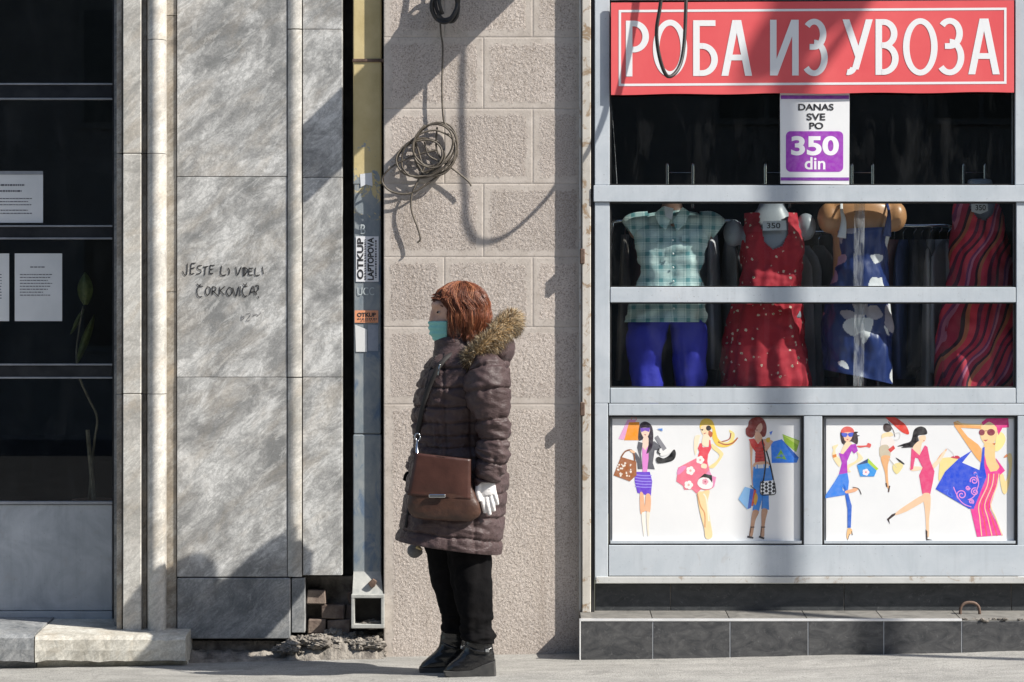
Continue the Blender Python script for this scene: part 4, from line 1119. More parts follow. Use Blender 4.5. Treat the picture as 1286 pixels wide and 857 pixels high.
# ------------------------------------------------------------------ lofted bodies and garments
class Loft:
    """keys: (row at left, row at right, left, right, half depth[, depth offset]) in photo pixels at depth Yc"""
    def __init__(s, keys, Yc, expo=2.2):
        s.k = [np.array(list(k) + [0.0] * (6 - len(k)), float) for k in keys]
        s.Yc = Yc; s.e = expo
    def at(s, t):
        return cr(s.k, t * (len(s.k) - 1))
    def point(s, t, a):
        k = s.at(t)
        ca, sa = math.cos(a), math.sin(a)
        ux = math.copysign(abs(ca) ** (2 / s.e), ca); uy = math.copysign(abs(sa) ** (2 / s.e), sa)
        px = (k[2] + k[3]) / 2 + (k[3] - k[2]) / 2 * ux
        py = k[0] + (k[1] - k[0]) * (ux + 1) / 2
        Y = s.Yc + k[5] - k[4] * uy          # a = pi/2 faces the camera
        q = P(px, py, s.Yc)
        return Vector((q.x, Y, q.z)), px, py
    def mesh(s, mb, n=64, m=80, disp=None, mi=0, cap=True, paint=None, clip=None):
        R, px_ = [], []
        for i in range(m + 1):
            t = i / m; ring = []; rp = []
            ctr = Vector((0, 0, 0))
            pts = [s.point(t, 2 * math.pi * j / n) for j in range(n)]
            for p in pts: ctr += p[0]
            ctr /= n
            for j, (p, x, y) in enumerate(pts):
                if disp:
                    d = (p - ctr); d.z = 0
                    d = d.normalized() if d.length > 1e-6 else d
                    p = p + d * disp(t, 2 * math.pi * j / n, p, x, y)
                ring.append(p); rp.append((x, y))
            R.append(ring); px_.append(rp)
        b = len(mb.f)
        mb.rings(R, True, cap, mi)
        if paint:
            for i in range(m):
                for j in range(n):
                    a = 2 * math.pi * (j + .5) / n
                    x = (px_[i][j][0] + px_[i + 1][j][0]) / 2; y = (px_[i][j][1] + px_[i + 1][j][1]) / 2
                    r = paint(x, y, a)
                    if r is not None: mb.m[b + i * n + j] = r
        return mb
    def front(s, px, py, lift=0.0):
        """world point of the camera-facing surface at a photo pixel"""
        best = None
        for i in range(41):
            t = i / 40; k = s.at(t)
            y = (k[0] + k[1]) / 2
            if best is None or abs(y - py) < best[0]: best = (abs(y - py), t)
        k = s.at(best[1])
        ux = max(-1, min(1, (px - (k[2] + k[3]) / 2) / ((k[3] - k[2]) / 2)))
        uy = max(0, 1 - abs(ux) ** s.e) ** (1 / s.e)
        q = P(px, py, s.Yc)
        return Vector((q.x, s.Yc + k[5] - k[4] * uy - lift, q.z))

def remesh(mb, name, mat, parent, vox, smooth_it=4):
    o = mb.build(name + '_tmp', mat, None, smooth=True)
    md = o.modifiers.new('r', 'REMESH'); md.mode = 'VOXEL'; md.voxel_size = vox; md.use_smooth_shade = True
    sm = o.modifiers.new('s', 'SMOOTH'); sm.factor = .5; sm.iterations = smooth_it
    dg = bpy.context.evaluated_depsgraph_get(); dg.update()
    me = bpy.data.meshes.new_from_object(o.evaluated_get(dg))
    loc = Vector(o.location); old = o.data
    bpy.data.objects.remove(o); bpy.data.meshes.remove(old)
    me.name = name
    n = bpy.data.objects.new(name, me); COL.objects.link(n)
    if not me.materials: me.materials.append(mat)
    me.polygons.foreach_set('use_smooth', [True] * len(me.polygons))
    n.parent = parent; n.location = loc - world_loc(parent)
    return n

def inpoly(x, y, poly):
    c = False; n = len(poly)
    for i in range(n):
        x1, y1 = poly[i]; x2, y2 = poly[(i + 1) % n]
        if (y1 > y) != (y2 > y) and x < (x2 - x1) * (y - y1) / (y2 - y1) + x1: c = not c
    return c

# fabrics
def m_plaid():
    t = NT('plaid_cotton')
    g = t.n('NewGeometry'); sp = t.n('SeparateXYZ'); t.l(g.outputs['Position'], sp.inputs[0])
    wob = t.math('MULTIPLY', t.math('SUBTRACT', t.noise(6, 2, .5, 0, t.pos(rand=False)), .5), .02)
    def band(ax, per, lo, off=0.0):
        v = t.math('FRACT', t.math('MULTIPLY', t.math('ADD', t.math('ADD', sp.outputs[ax], off), wob), 1 / per))
        return t.math('LESS_THAN', v, lo)
    f = t.math('MULTIPLY', t.math('ADD', band(0, .058, .30), band(2, .058, .30)), .5)
    f2 = t.math('MULTIPLY', t.math('ADD', band(0, .029, .16, .011), band(2, .029, .16, .009)), .5)
    c = t.mix(f, (0.58, 0.72, 0.69), (0.10, 0.27, 0.29))
    c = t.mix(t.math('MULTIPLY', f2, .6), c, (0.12, 0.27, 0.31))
    t.bump(t.noise(20, 3, .5), .4, .012)
    MAT['plaid'] = t.out(c, .85)
m_plaid()
def m_redfloral():
    t = NT('red_floral_cotton')
    v = t.n('TexVoronoi'); v.inputs['Scale'].default_value = 36; t.l(t.pos((1, .6, 1), rand=False), v.inputs['Vector'])
    pet = t.noise(90, 2, .6, 0, t.pos(rand=False))
    d = t.math('ADD', v.outputs['Distance'], t.math('MULTIPLY', t.math('SUBTRACT', pet, .5), .55))
    sepc = t.n('SeparateXYZ'); t.l(v.outputs['Color'], sepc.inputs[0])
    on = t.math('MULTIPLY', t.math('LESS_THAN', d, .20), t.math('GREATER_THAN', sepc.outputs[0], .35))
    c = t.mix(on, (0.42, 0.018, 0.035), (0.72, 0.62, 0.5))
    gr = t.math('MULTIPLY', t.math('LESS_THAN', d, .13), t.math('GREATER_THAN', sepc.outputs[0], .8))
    c = t.mix(gr, c, (0.22, 0.25, 0.12))
    t.bump(t.noise(16, 3, .5, 0, t.pos((1, 1, .3))), .4, .015)
    MAT['redfloral'] = t.out(c, .8)
m_redfloral()
def m_stripes():
    t = NT('wavy_striped_jersey')
    w = t.n('TexNoise'); w.inputs['Scale'].default_value = 3.2; w.inputs['Detail'].default_value = 1; t.l(t.pos(rand=False), w.inputs['Vector'])
    g = t.n('NewGeometry'); sp = t.n('SeparateXYZ'); t.l(g.outputs['Position'], sp.inputs[0])
    v = t.math('ADD', t.math('SUBTRACT', sp.outputs[0], t.math('MULTIPLY', sp.outputs[2], .42)), t.math('MULTIPLY', w.outputs['Fac'], .22))
    f = t.math('FRACT', t.math('MULTIPLY', v, 6.0))
    r = t.n('ValToRGB'); t.l(f, r.inputs[0]); cr_ = r.color_ramp; cr_.interpolation = 'CONSTANT'
    stops = [(0, (0.46, .020, .055)), (.12, (.09, .012, .04)), (.20, (.62, .05, .085)), (.34, (.22, .04, .13)), (.40, (.52, .17, .26)), (.46, (.40, .022, .06)), (.58, (.04, .008, .02)), (.65, (.46, .14, .07)), (.74, (.66, .04, .075)), (.9, (.13, .014, .05))]
    while len(cr_.elements) < len(stops): cr_.elements.new(.5)
    for e, (p, c) in zip(cr_.elements, stops): e.position = p; e.color = lin(c)
    t.bump(t.noise(14, 3, .5, 0, t.pos((1, 1, .3))), .35, .015)
    MAT['stripes'] = t.out(r.outputs[0], .75)
m_stripes()
simple('navy_satin', (0.014, 0.03, 0.13), (0.022, 0.045, 0.18), 10, 0.38, bump=.4, bscale=9, bdist=.02, stretch=(1, 1, .5))
simple('petal_white', (0.70, 0.70, 0.72), (0.78, 0.78, 0.78), 10, 0.6)
simple('petal_mauve', (0.36, 0.33, 0.40), (0.48, 0.44, 0.50), 10, 0.6)
simple('petal_pink', (0.42, 0.22, 0.32), (0.52, 0.30, 0.38), 10, 0.6)
simple('blue_trouser', (0.018, 0.02, 0.34), (0.026, 0.03, 0.42), 8, 0.7, bump=.4, bscale=10, bdist=.015)
simple('shirt_button', (0.7, 0.75, 0.72), None, rough=.4)
simple('tag_card', (0.55, 0.60, 0.66), (0.62, 0.66, 0.7), 6, .7)

def folds(k=.006, sc=7):
    return lambda t, a, p, x, y: k * fb((p.x * sc, p.y * sc, p.z * sc * .35), 3)

def price_tag(par, pts, Y, txt, box):
    MB().pprism(pts, Y - .002, Y).build('price_tag', MAT['tag_card'], par)
    if txt:
        mb = MB(); text(mb, txt, *box, Y - .003, 0, .01); mb.build('price_print', MAT['marker'], par, normals=False)

GRP = 'mannequins in the shop window'
# 1: plaid shirt and blue trousers
Yn = 0.13
m1 = thing('mannequin', P(840, 640, Yn), 'headless mannequin in mint plaid shirt and bright blue trousers', 'mannequin', GRP)
mb = MB()
Loft([(240, 240, 832, 856, .035), (262, 262, 830, 858, .04), (276, 276, 815, 872, .055), (300, 300, 806, 884, .085), (345, 345, 812, 872, .075), (380, 380, 804, 874, .08), (392, 392, 806, 870, .08)], Yn).mesh(mb, 32, 40)
for (sx, c) in ((-1, (798, 284)), (1, (892, 284))):
    q = P(c[0], c[1], Yn); mb.ball(q, .035, .045, .06, 14, 10)
remesh(mb, 'torso', MAT['mannequin_brown'], m1, .008, 8)
shirt = Loft([(265, 265, 829, 863, .045), (269, 269, 812, 880, .055), (275, 275, 799, 893, .068), (282, 284, 794, 897, .078), (292, 296, 797, 893, .095), (315, 315, 800, 886, .112), (345, 345, 803, 880, .10), (375, 375, 794, 882, .115), (400, 400, 787, 885, .128), (405, 405, 787, 885, .128)], Yn, 2.3)
mb = MB(); shirt.mesh(mb, 72, 70, lambda t, a, p, x, y: .020 * fb((p.x * 10, p.y * 10, p.z * 6), 3) + .012 * fb((p.x * 20, p.y * 20, p.z * 26), 3) + (.007 * math.sin(a * 9) if t > .85 else 0), cap=False)
mb.build('shirt', MAT['plaid'], m1, smooth=True)
for sg_, c0 in ((-1, (806, 281)), (1, (886, 281))):
    mb = MB(); a = P(c0[0], c0[1], Yn); b = P(c0[0] + sg_ * 17, c0[1] + 7, Yn)
    mb.tube([a + Vector((-sg_ * .02, 0, -.012)), (a + b) / 2 + Vector((0, 0, .002)), b + Vector((0, 0, -.004))], [.066, .060, .048], 24, 12, lambda t, an, p: .004 * fb((p.x * 20, p.y * 20, p.z * 20)), cap=False)
    mb.build('cap_sleeve', MAT['plaid'], m1, smooth=True)
for pts in ([(822, 268), (833, 259), (842, 276), (836, 290), (826, 280)], [(866, 266), (857, 260), (845, 277), (850, 291), (862, 280)]):
    MB().pprism(pts, Yn - .105, Yn - .098).build('collar', MAT['plaid'], m1, bevel=.002)
for pts in ([(808, 298), (831, 297), (831, 304), (820, 307), (808, 305)], [(854, 297), (878, 296), (879, 304), (866, 307), (854, 304)]):
    w = [shirt.front(x, y, .004) for x, y in pts]; mb = MB()
    mb.add([tuple(v) for v in w] + [tuple(v + Vector((0, .006, 0))) for v in w], [tuple(range(5))] + [(i, (i + 1) % 5, (i + 1) % 5 + 5, i + 5) for i in range(5)]); mb.build('pocket_flap', MAT['plaid'], m1)
for i in range(6):
    q = shirt.front(843 + i * .2, 303 + i * 17, .003); MB().ball(q, .005, .003, .005, 8, 6).build('button', MAT['shirt_button'], m1, smooth=True)
mb = MB(); w = []
for (keys) in ([(390, 390, 797, 850, .085), (402, 402, 792, 846, .10), (414, 414, 789.5, 839, .098), (450, 450, 791, 832, .08), (487, 487, 793, 830, .075), (560, 560, 797, 826, .06)], [(390, 390, 830, 876, .085), (402, 402, 836, 882, .10), (414, 414, 842, 886, .098), (450, 450, 846, 887, .08), (487, 487, 848, 886, .075), (560, 560, 850, 880, .06)]):
    Loft(keys, Yn, 2.1).mesh(mb, 36, 36, lambda t, a, p, x, y: .016 * fb((p.x * 11, p.y * 11, p.z * 9), 3))
mb.build('trousers', MAT['blue_trouser'], m1, smooth=True)
price_tag(m1, [(834, 259), (846, 262), (844, 276), (836, 272)], Yn - .112, None, None)
MB().tube([P(840, 560, Yn), P(840, 660, Yn)], .012, 10).build('stand', MAT['chrome'], m1, smooth=True)

# 2: red dress
Yn = 0.17
m2 = thing('mannequin', P(968, 640, Yn), 'grey headless mannequin in red dress with small white flowers', 'mannequin', GRP)
mb = MB()
Loft([(235, 235, 955, 984, .04), (258, 258, 953, 986, .04), (270, 270, 945, 992, .055), (285, 285, 935, 1003, .075), (310, 310, 932, 1006, .10), (345, 345, 934, 1000, .08), (400, 400, 920, 1008, .1)], Yn).mesh(mb, 36, 40)
for (x, y) in ((921, 293), (1012, 285)):
    q = P(x, y, Yn); mb.ball(q, .045, .05, .062, 18, 12)
remesh(mb, 'torso', MAT['mannequin_grey'], m2, .008, 8)
dress = Loft([(268, 268, 934, 1004, .082), (285, 285, 932, 1006, .10), (312, 312, 929, 1009, .118), (345, 345, 931, 1003, .10), (380, 380, 921, 1006, .115), (430, 430, 911, 1012, .14), (487, 487, 903, 1016, .16), (560, 560, 893, 1024, .18)], Yn, 2.2)
neck = [(951, 255), (953, 285), (957, 305), (968, 315), (979, 310), (987, 295), (988, 255)]
mb = MB(); dress.mesh(mb, 160, 150, lambda t, a, p, x, y: .022 * fb((p.x * 10, p.y * 10, p.z * 3), 3) + .010 * fb((p.x * 16, p.y * 16, p.z * 22), 2) + .010 * t * t * math.sin(a * 15 + 3 * fb((p.x * 4, p.z * 3, 1), 2)), cap=False)
keep = []
for f in mb.f:
    c = sum((Vector(mb.v[i]) for i in f), Vector()) / len(f)
    k_ = (D + Yn) / D / S; px, py = c.x / k_ + CX, (EYE - c.z) / k_ + CY
    keep.append(not (c.y < Yn and inpoly(px, py, neck)) and not (952 < px < 987 and py < 285))
mb.f = [f for f, k_ in zip(mb.f, keep) if k_]; mb.m = [0] * len(mb.f)
mb.build('dress', MAT['redfloral'], m2, smooth=True)
price_tag(m2, [(958, 278), (987, 277), (988, 289), (958, 290)], Yn - .108, '350', (963, 280, 980, 287))
MB().tube([P(968, 556, Yn), P(968, 660, Yn)], .012, 10).build('stand', MAT['chrome'], m2, smooth=True)

# 3: navy dress
Yn = 0.14
m3 = thing('mannequin', P(1080, 640, Yn), 'tan mannequin in navy satin dress with big white blossoms', 'mannequin', GRP)
mb = MB()
Loft([(235, 235, 1068, 1098, .04), (250, 250, 1062, 1104, .05), (258, 258, 1045, 1120, .065), (275, 275, 1042, 1122, .08), (300, 300, 1046, 1116, .095), (345, 345, 1046, 1112, .08), (400, 400, 1040, 1116, .10), (440, 440, 1040, 1116, .10)], Yn, 2.3).mesh(mb, 36, 40)
for (x, y) in ((1041, 274), (1124, 272)):
    q = P(x, y, Yn); mb.ball(q, .052, .06, .068, 18, 12)
remesh(mb, 'torso', MAT['mannequin_tan'], m3, .008, 8)
nav = Loft([(289, 286, 1047, 1117, .098), (300, 298, 1046, 1117, .112), (330, 330, 1046, 1114, .105), (362, 362, 1040, 1115, .11), (390, 390, 1035, 1118, .125), (430, 430, 1033, 1120, .135), (464, 483, 1036, 1122, .14)], Yn, 2.2)
Z5 = lambda pts: [(1015 + x * .1307, 250 + y * .1307) for x, y in pts]
Z7 = lambda pts: [(1015 + x * .1342, 375 + y * .1342) for x, y in pts]
blos = [(1, Z5([(580, 545), (705, 545), (690, 600), (620, 630), (590, 590)])), (1, Z5([(555, 790), (590, 755), (640, 765), (690, 760), (705, 830), (700, 880), (550, 880)])), (1, Z5([(745, 290), (815, 410), (770, 485), (735, 430)])),
        (3, Z5([(330, 540), (330, 610), (235, 660), (265, 720), (260, 800), (150, 810), (190, 680), (215, 590), (260, 550)])), (2, Z5([(285, 320), (310, 330), (300, 440), (275, 400)])), (2, Z5([(270, 190), (330, 190), (400, 260), (435, 300), (420, 340), (330, 335), (290, 270)])),
        (2, Z7([(275, 130), (340, 110), (410, 130), (385, 60), (420, 30), (500, 20), (520, 130), (440, 190), (330, 200)])), (2, Z7([(510, 90), (600, 70), (650, 150), (610, 195), (520, 190)])), (1, Z7([(305, 250), (340, 200), (420, 180), (560, 190), (565, 260), (520, 380), (480, 430), (450, 330), (390, 355), (320, 310)])),
        (2, Z7([(690, 70), (750, 90), (765, 200), (790, 300), (770, 330), (680, 260), (670, 200)])), (1, Z7([(665, 260), (700, 280), (745, 345), (710, 335)])), (1, Z7([(250, 600), (290, 580), (330, 610), (350, 660), (300, 640)])), (1, Z7([(745, 710), (780, 640), (790, 560), (830, 600), (825, 800), (780, 800)])),
        (3, Z7([(20, 50), (120, 50), (148, 150), (100, 190), (75, 270), (40, 220)])), (1, Z7([(720, 30), (760, 60), (760, 150), (730, 130)]))]
blos = [(m_, smooth_poly(p, 3)) for m_, p in blos]
def pn(x, y, a):
    if math.sin(a) < -.05: return None
    for m_, p in blos[::-1]:
        if inpoly(x, y, p): return m_
    return None
mb = MB(); nav.mesh(mb, 230, 190, lambda t, a, p, x, y: .020 * fb((p.x * 9, p.y * 9, p.z * 6), 3) + .010 * math.sin(34 * (p.z + .6 * p.x) + 3 * fb((p.x * 6, 1, p.z * 6), 2)) * max(0, t - .45), cap=False, paint=pn)
mb.build('dress', [MAT['navy_satin'], MAT['petal_white'], MAT['petal_mauve'], MAT['petal_pink']], m3, smooth=True)
mb = MB(); R = []
for i in range(13):
    u = i / 12; px = 1052 + 62 * u
    a, b = nav.front(px, 291 - 2.5 * math.sin(u * 3.14), -.006), nav.front(px, 285 + 4 * math.sin(u * 3.14), -.002)
    R.append([a, b])
for pts in ([(1053, 300), (1056, 280), (1054, 266), (1055, 256)], [(1109, 298), (1112, 280), (1113, 268), (1112, 256)]):
    W = []
    for (x, y) in pts:
        q = P(x, y, Yn); W.append(Vector((q.x, Yn - (.108 if y > 285 else .092 if y > 272 else .08 if y > 262 else .045), q.z)))
    MB().tube(W, [.02, .012, .007, .006], 8, 16, flat=.25).build('strap', [MAT['petal_white'] if pts[0][0] < 1080 else MAT['navy_satin']], m3, smooth=True)
MB().tube([P(1080, 440, Yn), P(1080, 660, Yn)], .012, 10).build('stand', MAT['chrome'], m3, smooth=True)

# 4: wavy striped dress
Yn = 0.18
m4 = thing('mannequin', P(1228, 640, Yn), 'mannequin in long burgundy dress with wavy stripes', 'mannequin', GRP)
mb = MB()
Loft([(225, 225, 1215, 1246, .04), (250, 250, 1213, 1248, .045), (262, 262, 1205, 1255, .06), (290, 290, 1200, 1258, .085), (330, 330, 1200, 1258, .09)], Yn).mesh(mb, 36, 30)
remesh(mb, 'torso', MAT['mannequin_grey'], m4, .008, 8)
dr4 = Loft([(240, 240, 1202, 1254, .062), (262, 262, 1198, 1259, .085), (300, 300, 1193, 1264, .112), (340, 340, 1189, 1270, .105), (380, 380, 1184, 1276, .125), (430, 430, 1178, 1281, .15), (487, 487, 1174, 1286, .17), (560, 560, 1168, 1292, .19)], Yn, 2.2)
neck4 = [(1213, 235), (1215, 262), (1222, 275), (1232, 279), (1242, 272), (1247, 258), (1248, 235)]
mb = MB(); dr4.mesh(mb, 130, 120, lambda t, a, p, x, y: .024 * fb((p.x * 9, p.y * 9, p.z * 3), 3) + .008 * fb((p.x * 16, p.y * 16, p.z * 20), 2) + .010 * t * t * math.sin(a * 13 + 3 * fb((p.x * 4, p.z * 3, 1), 2)), cap=False)
keep = []
for f in mb.f:
    c = sum((Vector(mb.v[i]) for i in f), Vector()) / len(f)
    k_ = (D + Yn) / D / S; px, py = c.x / k_ + CX, (EYE - c.z) / k_ + CY
    keep.append(not (c.y < Yn and inpoly(px, py, neck4)))
mb.f = [f for f, k_ in zip(mb.f, keep) if k_]; mb.m = [0] * len(mb.f)
mb.build('dress', MAT['stripes'], m4, smooth=True)
price_tag(m4, [(1220, 255), (1240, 255), (1241, 265), (1231, 269), (1220, 266)], Yn - .10, '350', (1225, 257.5, 1238, 264.5))
MB().tube([P(1228, 556, Yn), P(1228, 660, Yn)], .012, 10).build('stand', MAT['chrome'], m4, smooth=True)

# clothes rails with hanging garments behind the mannequins
def m_cloth(name, c):
    simple(name, tuple(x * .8 for x in c), tuple(min(1, x * 1.2) for x in c), 8, .85, bump=.4, bscale=12, bdist=.02, stretch=(1, 1, .3))
    return MAT[name]
cl = [m_cloth('cloth %d' % i, c) for i, c in enumerate([(.06, .06, .07), (.34, .34, .35), (.08, .11, .24), (.46, .44, .41), (.18, .16, .14), (.05, .05, .06), (.6, .58, .6), (.26, .10, .10)])]
def rail(px0, px1, py, Y, label):
    t = thing('clothes_rail', P((px0 + px1) / 2, 640, Y), label, 'clothes rail', 'clothes rails inside the shop')
    a, b = P(px0, py, Y), P(px1, py, Y)
    MB().tube([a + Vector((-.02, 0, -.10)), a + Vector((-.012, 0, -.03)), a + Vector((.02, 0, 0)), (a + b) / 2, b + Vector((-.02, 0, 0)), b + Vector((.012, 0, -.03)), b + Vector((.02, 0, -.10))], .012, 10, 40).build('bar', MAT['chrome'], t, smooth=True)
    for q in (a + Vector((-.02, 0, -.09)), b + Vector((.02, 0, -.09))):
        MB().tube([q, Vector((q.x, q.y, .63))], .012, 8).build('upright', MAT['chrome'], t, smooth=True)
    return a, b
def garment(x, Y, ztop, w, h, mat, ang, k, lab):
    t = thing('hanging_garment', (x, Y, ztop - h), lab, 'garment', 'garments hanging on the rails')
    R = []
    ca, sa = math.cos(ang), math.sin(ang)
    for i in range(15):
        u = i / 14
        ww = w * (.25 + .75 * min(1, u * 7) ** .6) * (1 + .12 * u)
        th = .018 + .02 * u
        ring = []
        for j in range(20):
            a = j / 20 * 2 * math.pi
            lx = ww * math.cos(a); ly = th * math.sin(a) + .014 * math.sin(lx * 60 + k) * u
            ring.append((x + lx * ca - ly * sa, Y + lx * sa + ly * ca, ztop - .05 - u * h))
        R.append(ring)
    mb = MB(); mb.rings(R); mb.build('cloth', mat, t, smooth=True)
    MB().tube([(x, Y, ztop + .012), (x + .012, Y, ztop + .0), (x, Y, ztop - .02), (x, Y, ztop - .06)], .0025, 6, 14).build('hanger_hook', MAT['chrome'], t)
for (px0, px1, py, Y, n, lab) in ((772, 925, 278, .52, 8, 'chrome clothes rail behind the plaid shirt mannequin'), (925, 1080, 292, .58, 8, 'chrome clothes rail behind the red dress mannequin'), (1108, 1196, 284, .46, 8, 'chrome clothes rail between the navy and striped dresses')):
    a, b = rail(px0, px1, py, Y, lab)
    for i in range(n):
        x = a.x + (b.x - a.x) * (i + .5 + random.uniform(-.2, .2)) / n
        ci = (i * 3 + int(px0)) % 8
        garment(x, Y + random.uniform(-.02, .02), a.z - .012, random.uniform(.16, .22), random.uniform(.55, .8), cl[ci], math.radians(random.uniform(60, 110)), i * 1.7, ('black', 'grey', 'navy', 'beige', 'brown', 'charcoal', 'pale grey', 'maroon')[ci] + ' garment, ' + ('first', 'second', 'third', 'fourth', 'fifth', 'sixth', 'seventh', 'last')[i] + ' from left on rail ' + lab[20:])

# chrome stand tops showing in the upper window
for k, (px0, px1, Y, lab) in enumerate(((838, 870, .18, 'left'), (961, 992, .18, ''), (1070, 1096, .18, ''), (1210, 1237, .18, ''))):
    t = thing('display_stand', P((px0 + px1) / 2, 640, Y), ['twin chrome stand above the plaid shirt', 'twin chrome stand above the red dress', 'twin chrome stand just right of the price poster', 'twin chrome stand above the striped dress'][k], 'stand', 'display stands in the upper window')
    for x in (px0, px1):
        q = P(x, 205, Y + .12); q2 = P(x, 262, Y + .12)
        MB().tube([q2, q], .0085, 10).build('post', MAT['chrome'], t, smooth=True)
    MB().tube([P(px0, 217, Y + .12), P(px1, 217, Y + .12)], .0018, 6).build('cross_wire', MAT['chrome'], t)
    q2 = P((px0 + px1) / 2, 262, Y + .12)
    MB().box(q2.x - .08, q2.x + .08, Y + .10, Y + .14, .63, .65).tube([P(px0, 262, Y + .12), Vector((q2.x, Y + .12, .64))], .0085, 8).build('base', MAT['chrome'], t)

# ------------------------------------------------------------------ loose cables
def cable(name, paths, r, mat, label):
    t = thing(name, paths[0][0], label, 'cable')
    for p in paths:
        MB().tube(p, r, 7, len(p) * 7).build('strand', MAT[mat], t, smooth=True)
def loop(cx, cy, rx, ry, rot, Y, turns, jit, n=14):
    out = []
    for i in range(int(turns * n) + 1):
        a = i / n * 2 * math.pi
        k = 1 + jit * math.sin(i * .37) + random.uniform(-.03, .03)
        x, y = rx * k * math.cos(a), ry * k * math.sin(a)
        out.append(P(cx + x * math.cos(rot) - y * math.sin(rot), cy + x * math.sin(rot) + y * math.cos(rot), Y - .012 * math.sin(a * 1.3 + i * .1)))
    return out
YC = -0.035
cable('cable_coil', [
    [P(553, -60, YC), P(553, 30, YC), P(556, 60, YC), P(555, 110, YC), P(557, 150, YC), P(563, 160, YC)],
    loop(548, 187, 27, 33, .25, YC, 2.2, .05), loop(546, 182, 24, 28, .6, YC - .01, 1.6, .1),
    loop(529, 197, 30, 22, -.35, YC, 2.3, .09), loop(538, 192, 36, 26, -.55, YC - .008, 1.5, .06),
    [P(562, 168, YC), P(572, 180, YC), P(572, 200, YC), P(545, 225, YC), P(515, 243, YC), P(490, 240, YC), P(480, 226, YC + .008), P(492, 210, YC), P(520, 196, YC), P(550, 188, YC)],
    [P(549, 160, YC), P(548, 185, YC), P(556, 202, YC), P(575, 217, YC), P(588, 228, YC), P(592, 234, YC)],
    [P(533, 210, YC), P(526, 225, YC), P(517, 245, YC), P(517, 265, YC), P(524, 285, YC), P(528, 300, YC), P(524, 305, YC)],
    [P(522, 178, YC), P(526, 192, YC), P(531, 210, YC)], [P(533, 178, YC), P(538, 195, YC), P(552, 203, YC)]], .0042, 'cable', 'tangled coil of thin brown cable hanging on the stone pier')
cable('cable_bundle', [loop(559, 5, 16, 22, .15, -.07, 3.4, .08), loop(561, 2, 14, 24, -.2, -.06, 2.3, .1), [P(548, -70, -.05), P(546, -30, -.06), P(552, 5, -.08), P(556, 18, -.07)]], .0075, 'cable_black', 'thick black cable bundle at the top of the stone pier')
cable('hanging_cable', [[P(838, -320, -.395), P(836, -160, -.40), P(833, -60, -.395), P(830, 0, -.385), P(824.5, 40, -.375), P(829, 75, -.36), P(838.5, 96, -.32), P(851, 88, -.265), P(858, 65, -.23), P(861, 20, -.205), P(862, -60, -.18), P(858, -200, -.17), P(852, -330, -.16)]], .008, 'cable_black', 'black cable loop hanging in front of the red banner')
# ------------------------------------------------------------------ the standing person
YW = -0.615
simple('skin', (0.50, 0.29, 0.21), (0.57, 0.35, 0.26), 20, .5)
def m_coat():
    t = NT('quilted_nylon')
    c = t.ramp(t.noise(9, 5, .6, .4), [(.3, (0.054, 0.036, 0.036)), (.7, (0.080, 0.055, 0.055))])
    vo = t.noise(55, 3, .6, 1.2, t.pos((1, 1, 2.2), rand=False))
    t.bump(vo, .45, .008)
    MAT['coat'] = t.out(c, .42, 0, .22)
m_coat()
simple('coat_lining', (0.012, 0.011, 0.013), (0.022, 0.02, 0.022), 15, .7)
simple('black_wool', (0.004, 0.004, 0.0045), (0.008, 0.0075, 0.008), 14, .9, spec=.07, bump=.5, bscale=60, bdist=.004)
simple('boot_leather', (0.008, 0.008, 0.009), (0.014, 0.014, 0.015), 20, .2, bump=.3, bscale=50, bdist=.004)
simple('boot_sole', (0.035, 0.035, 0.035), (0.06, 0.058, 0.055), 20, .8)
simple('bag_leather', (0.044, 0.017, 0.013), (0.070, 0.029, 0.022), 9, .42, spec=.35, bump=.25, bscale=70, bdist=.003)
simple('bag_edge', (0.036, 0.015, 0.010), (0.068, 0.030, 0.018), 12, .42, bump=.3, bscale=30, bdist=.01)
simple('strap_black', (0.013, 0.011, 0.011), (0.024, 0.021, 0.02), 12, .75)
simple('glove_white', (0.66, 0.64, 0.63), (0.76, 0.74, 0.73), 25, .5, bump=.5, bscale=45, bdist=.006, stretch=(1, 1, 2.5))
simple('mask_teal', (0.20, 0.50, 0.45), (0.28, 0.60, 0.54), 12, .85)
simple('eye_white', (0.42, 0.38, 0.36), None, rough=.2)
simple('eye_dark', (0.03, 0.02, 0.015), None, rough=.2)
HAIR = [simple('hair auburn', (0.19, 0.056, 0.025), (0.28, 0.090, 0.040), 30, .42), simple('hair dark', (0.10, 0.032, 0.017), (0.16, 0.052, 0.026), 30, .45), simple('hair light', (0.40, 0.16, 0.075), (0.50, 0.23, 0.12), 30, .42)]
FUR = [simple('fur tan', (0.34, 0.215, 0.09), (0.46, 0.31, 0.15), 30, .6), simple('fur pale', (0.52, 0.42, 0.28), (0.64, 0.54, 0.38), 30, .6), simple('fur dark', (0.05, 0.038, 0.025), (0.10, 0.07, 0.04), 30, .6)]

per = thing('person', (P(590, 848, -.62).x, -.60, gz(-.17)), 'person in long plum quilted coat and face mask standing before the stone pier', 'person')

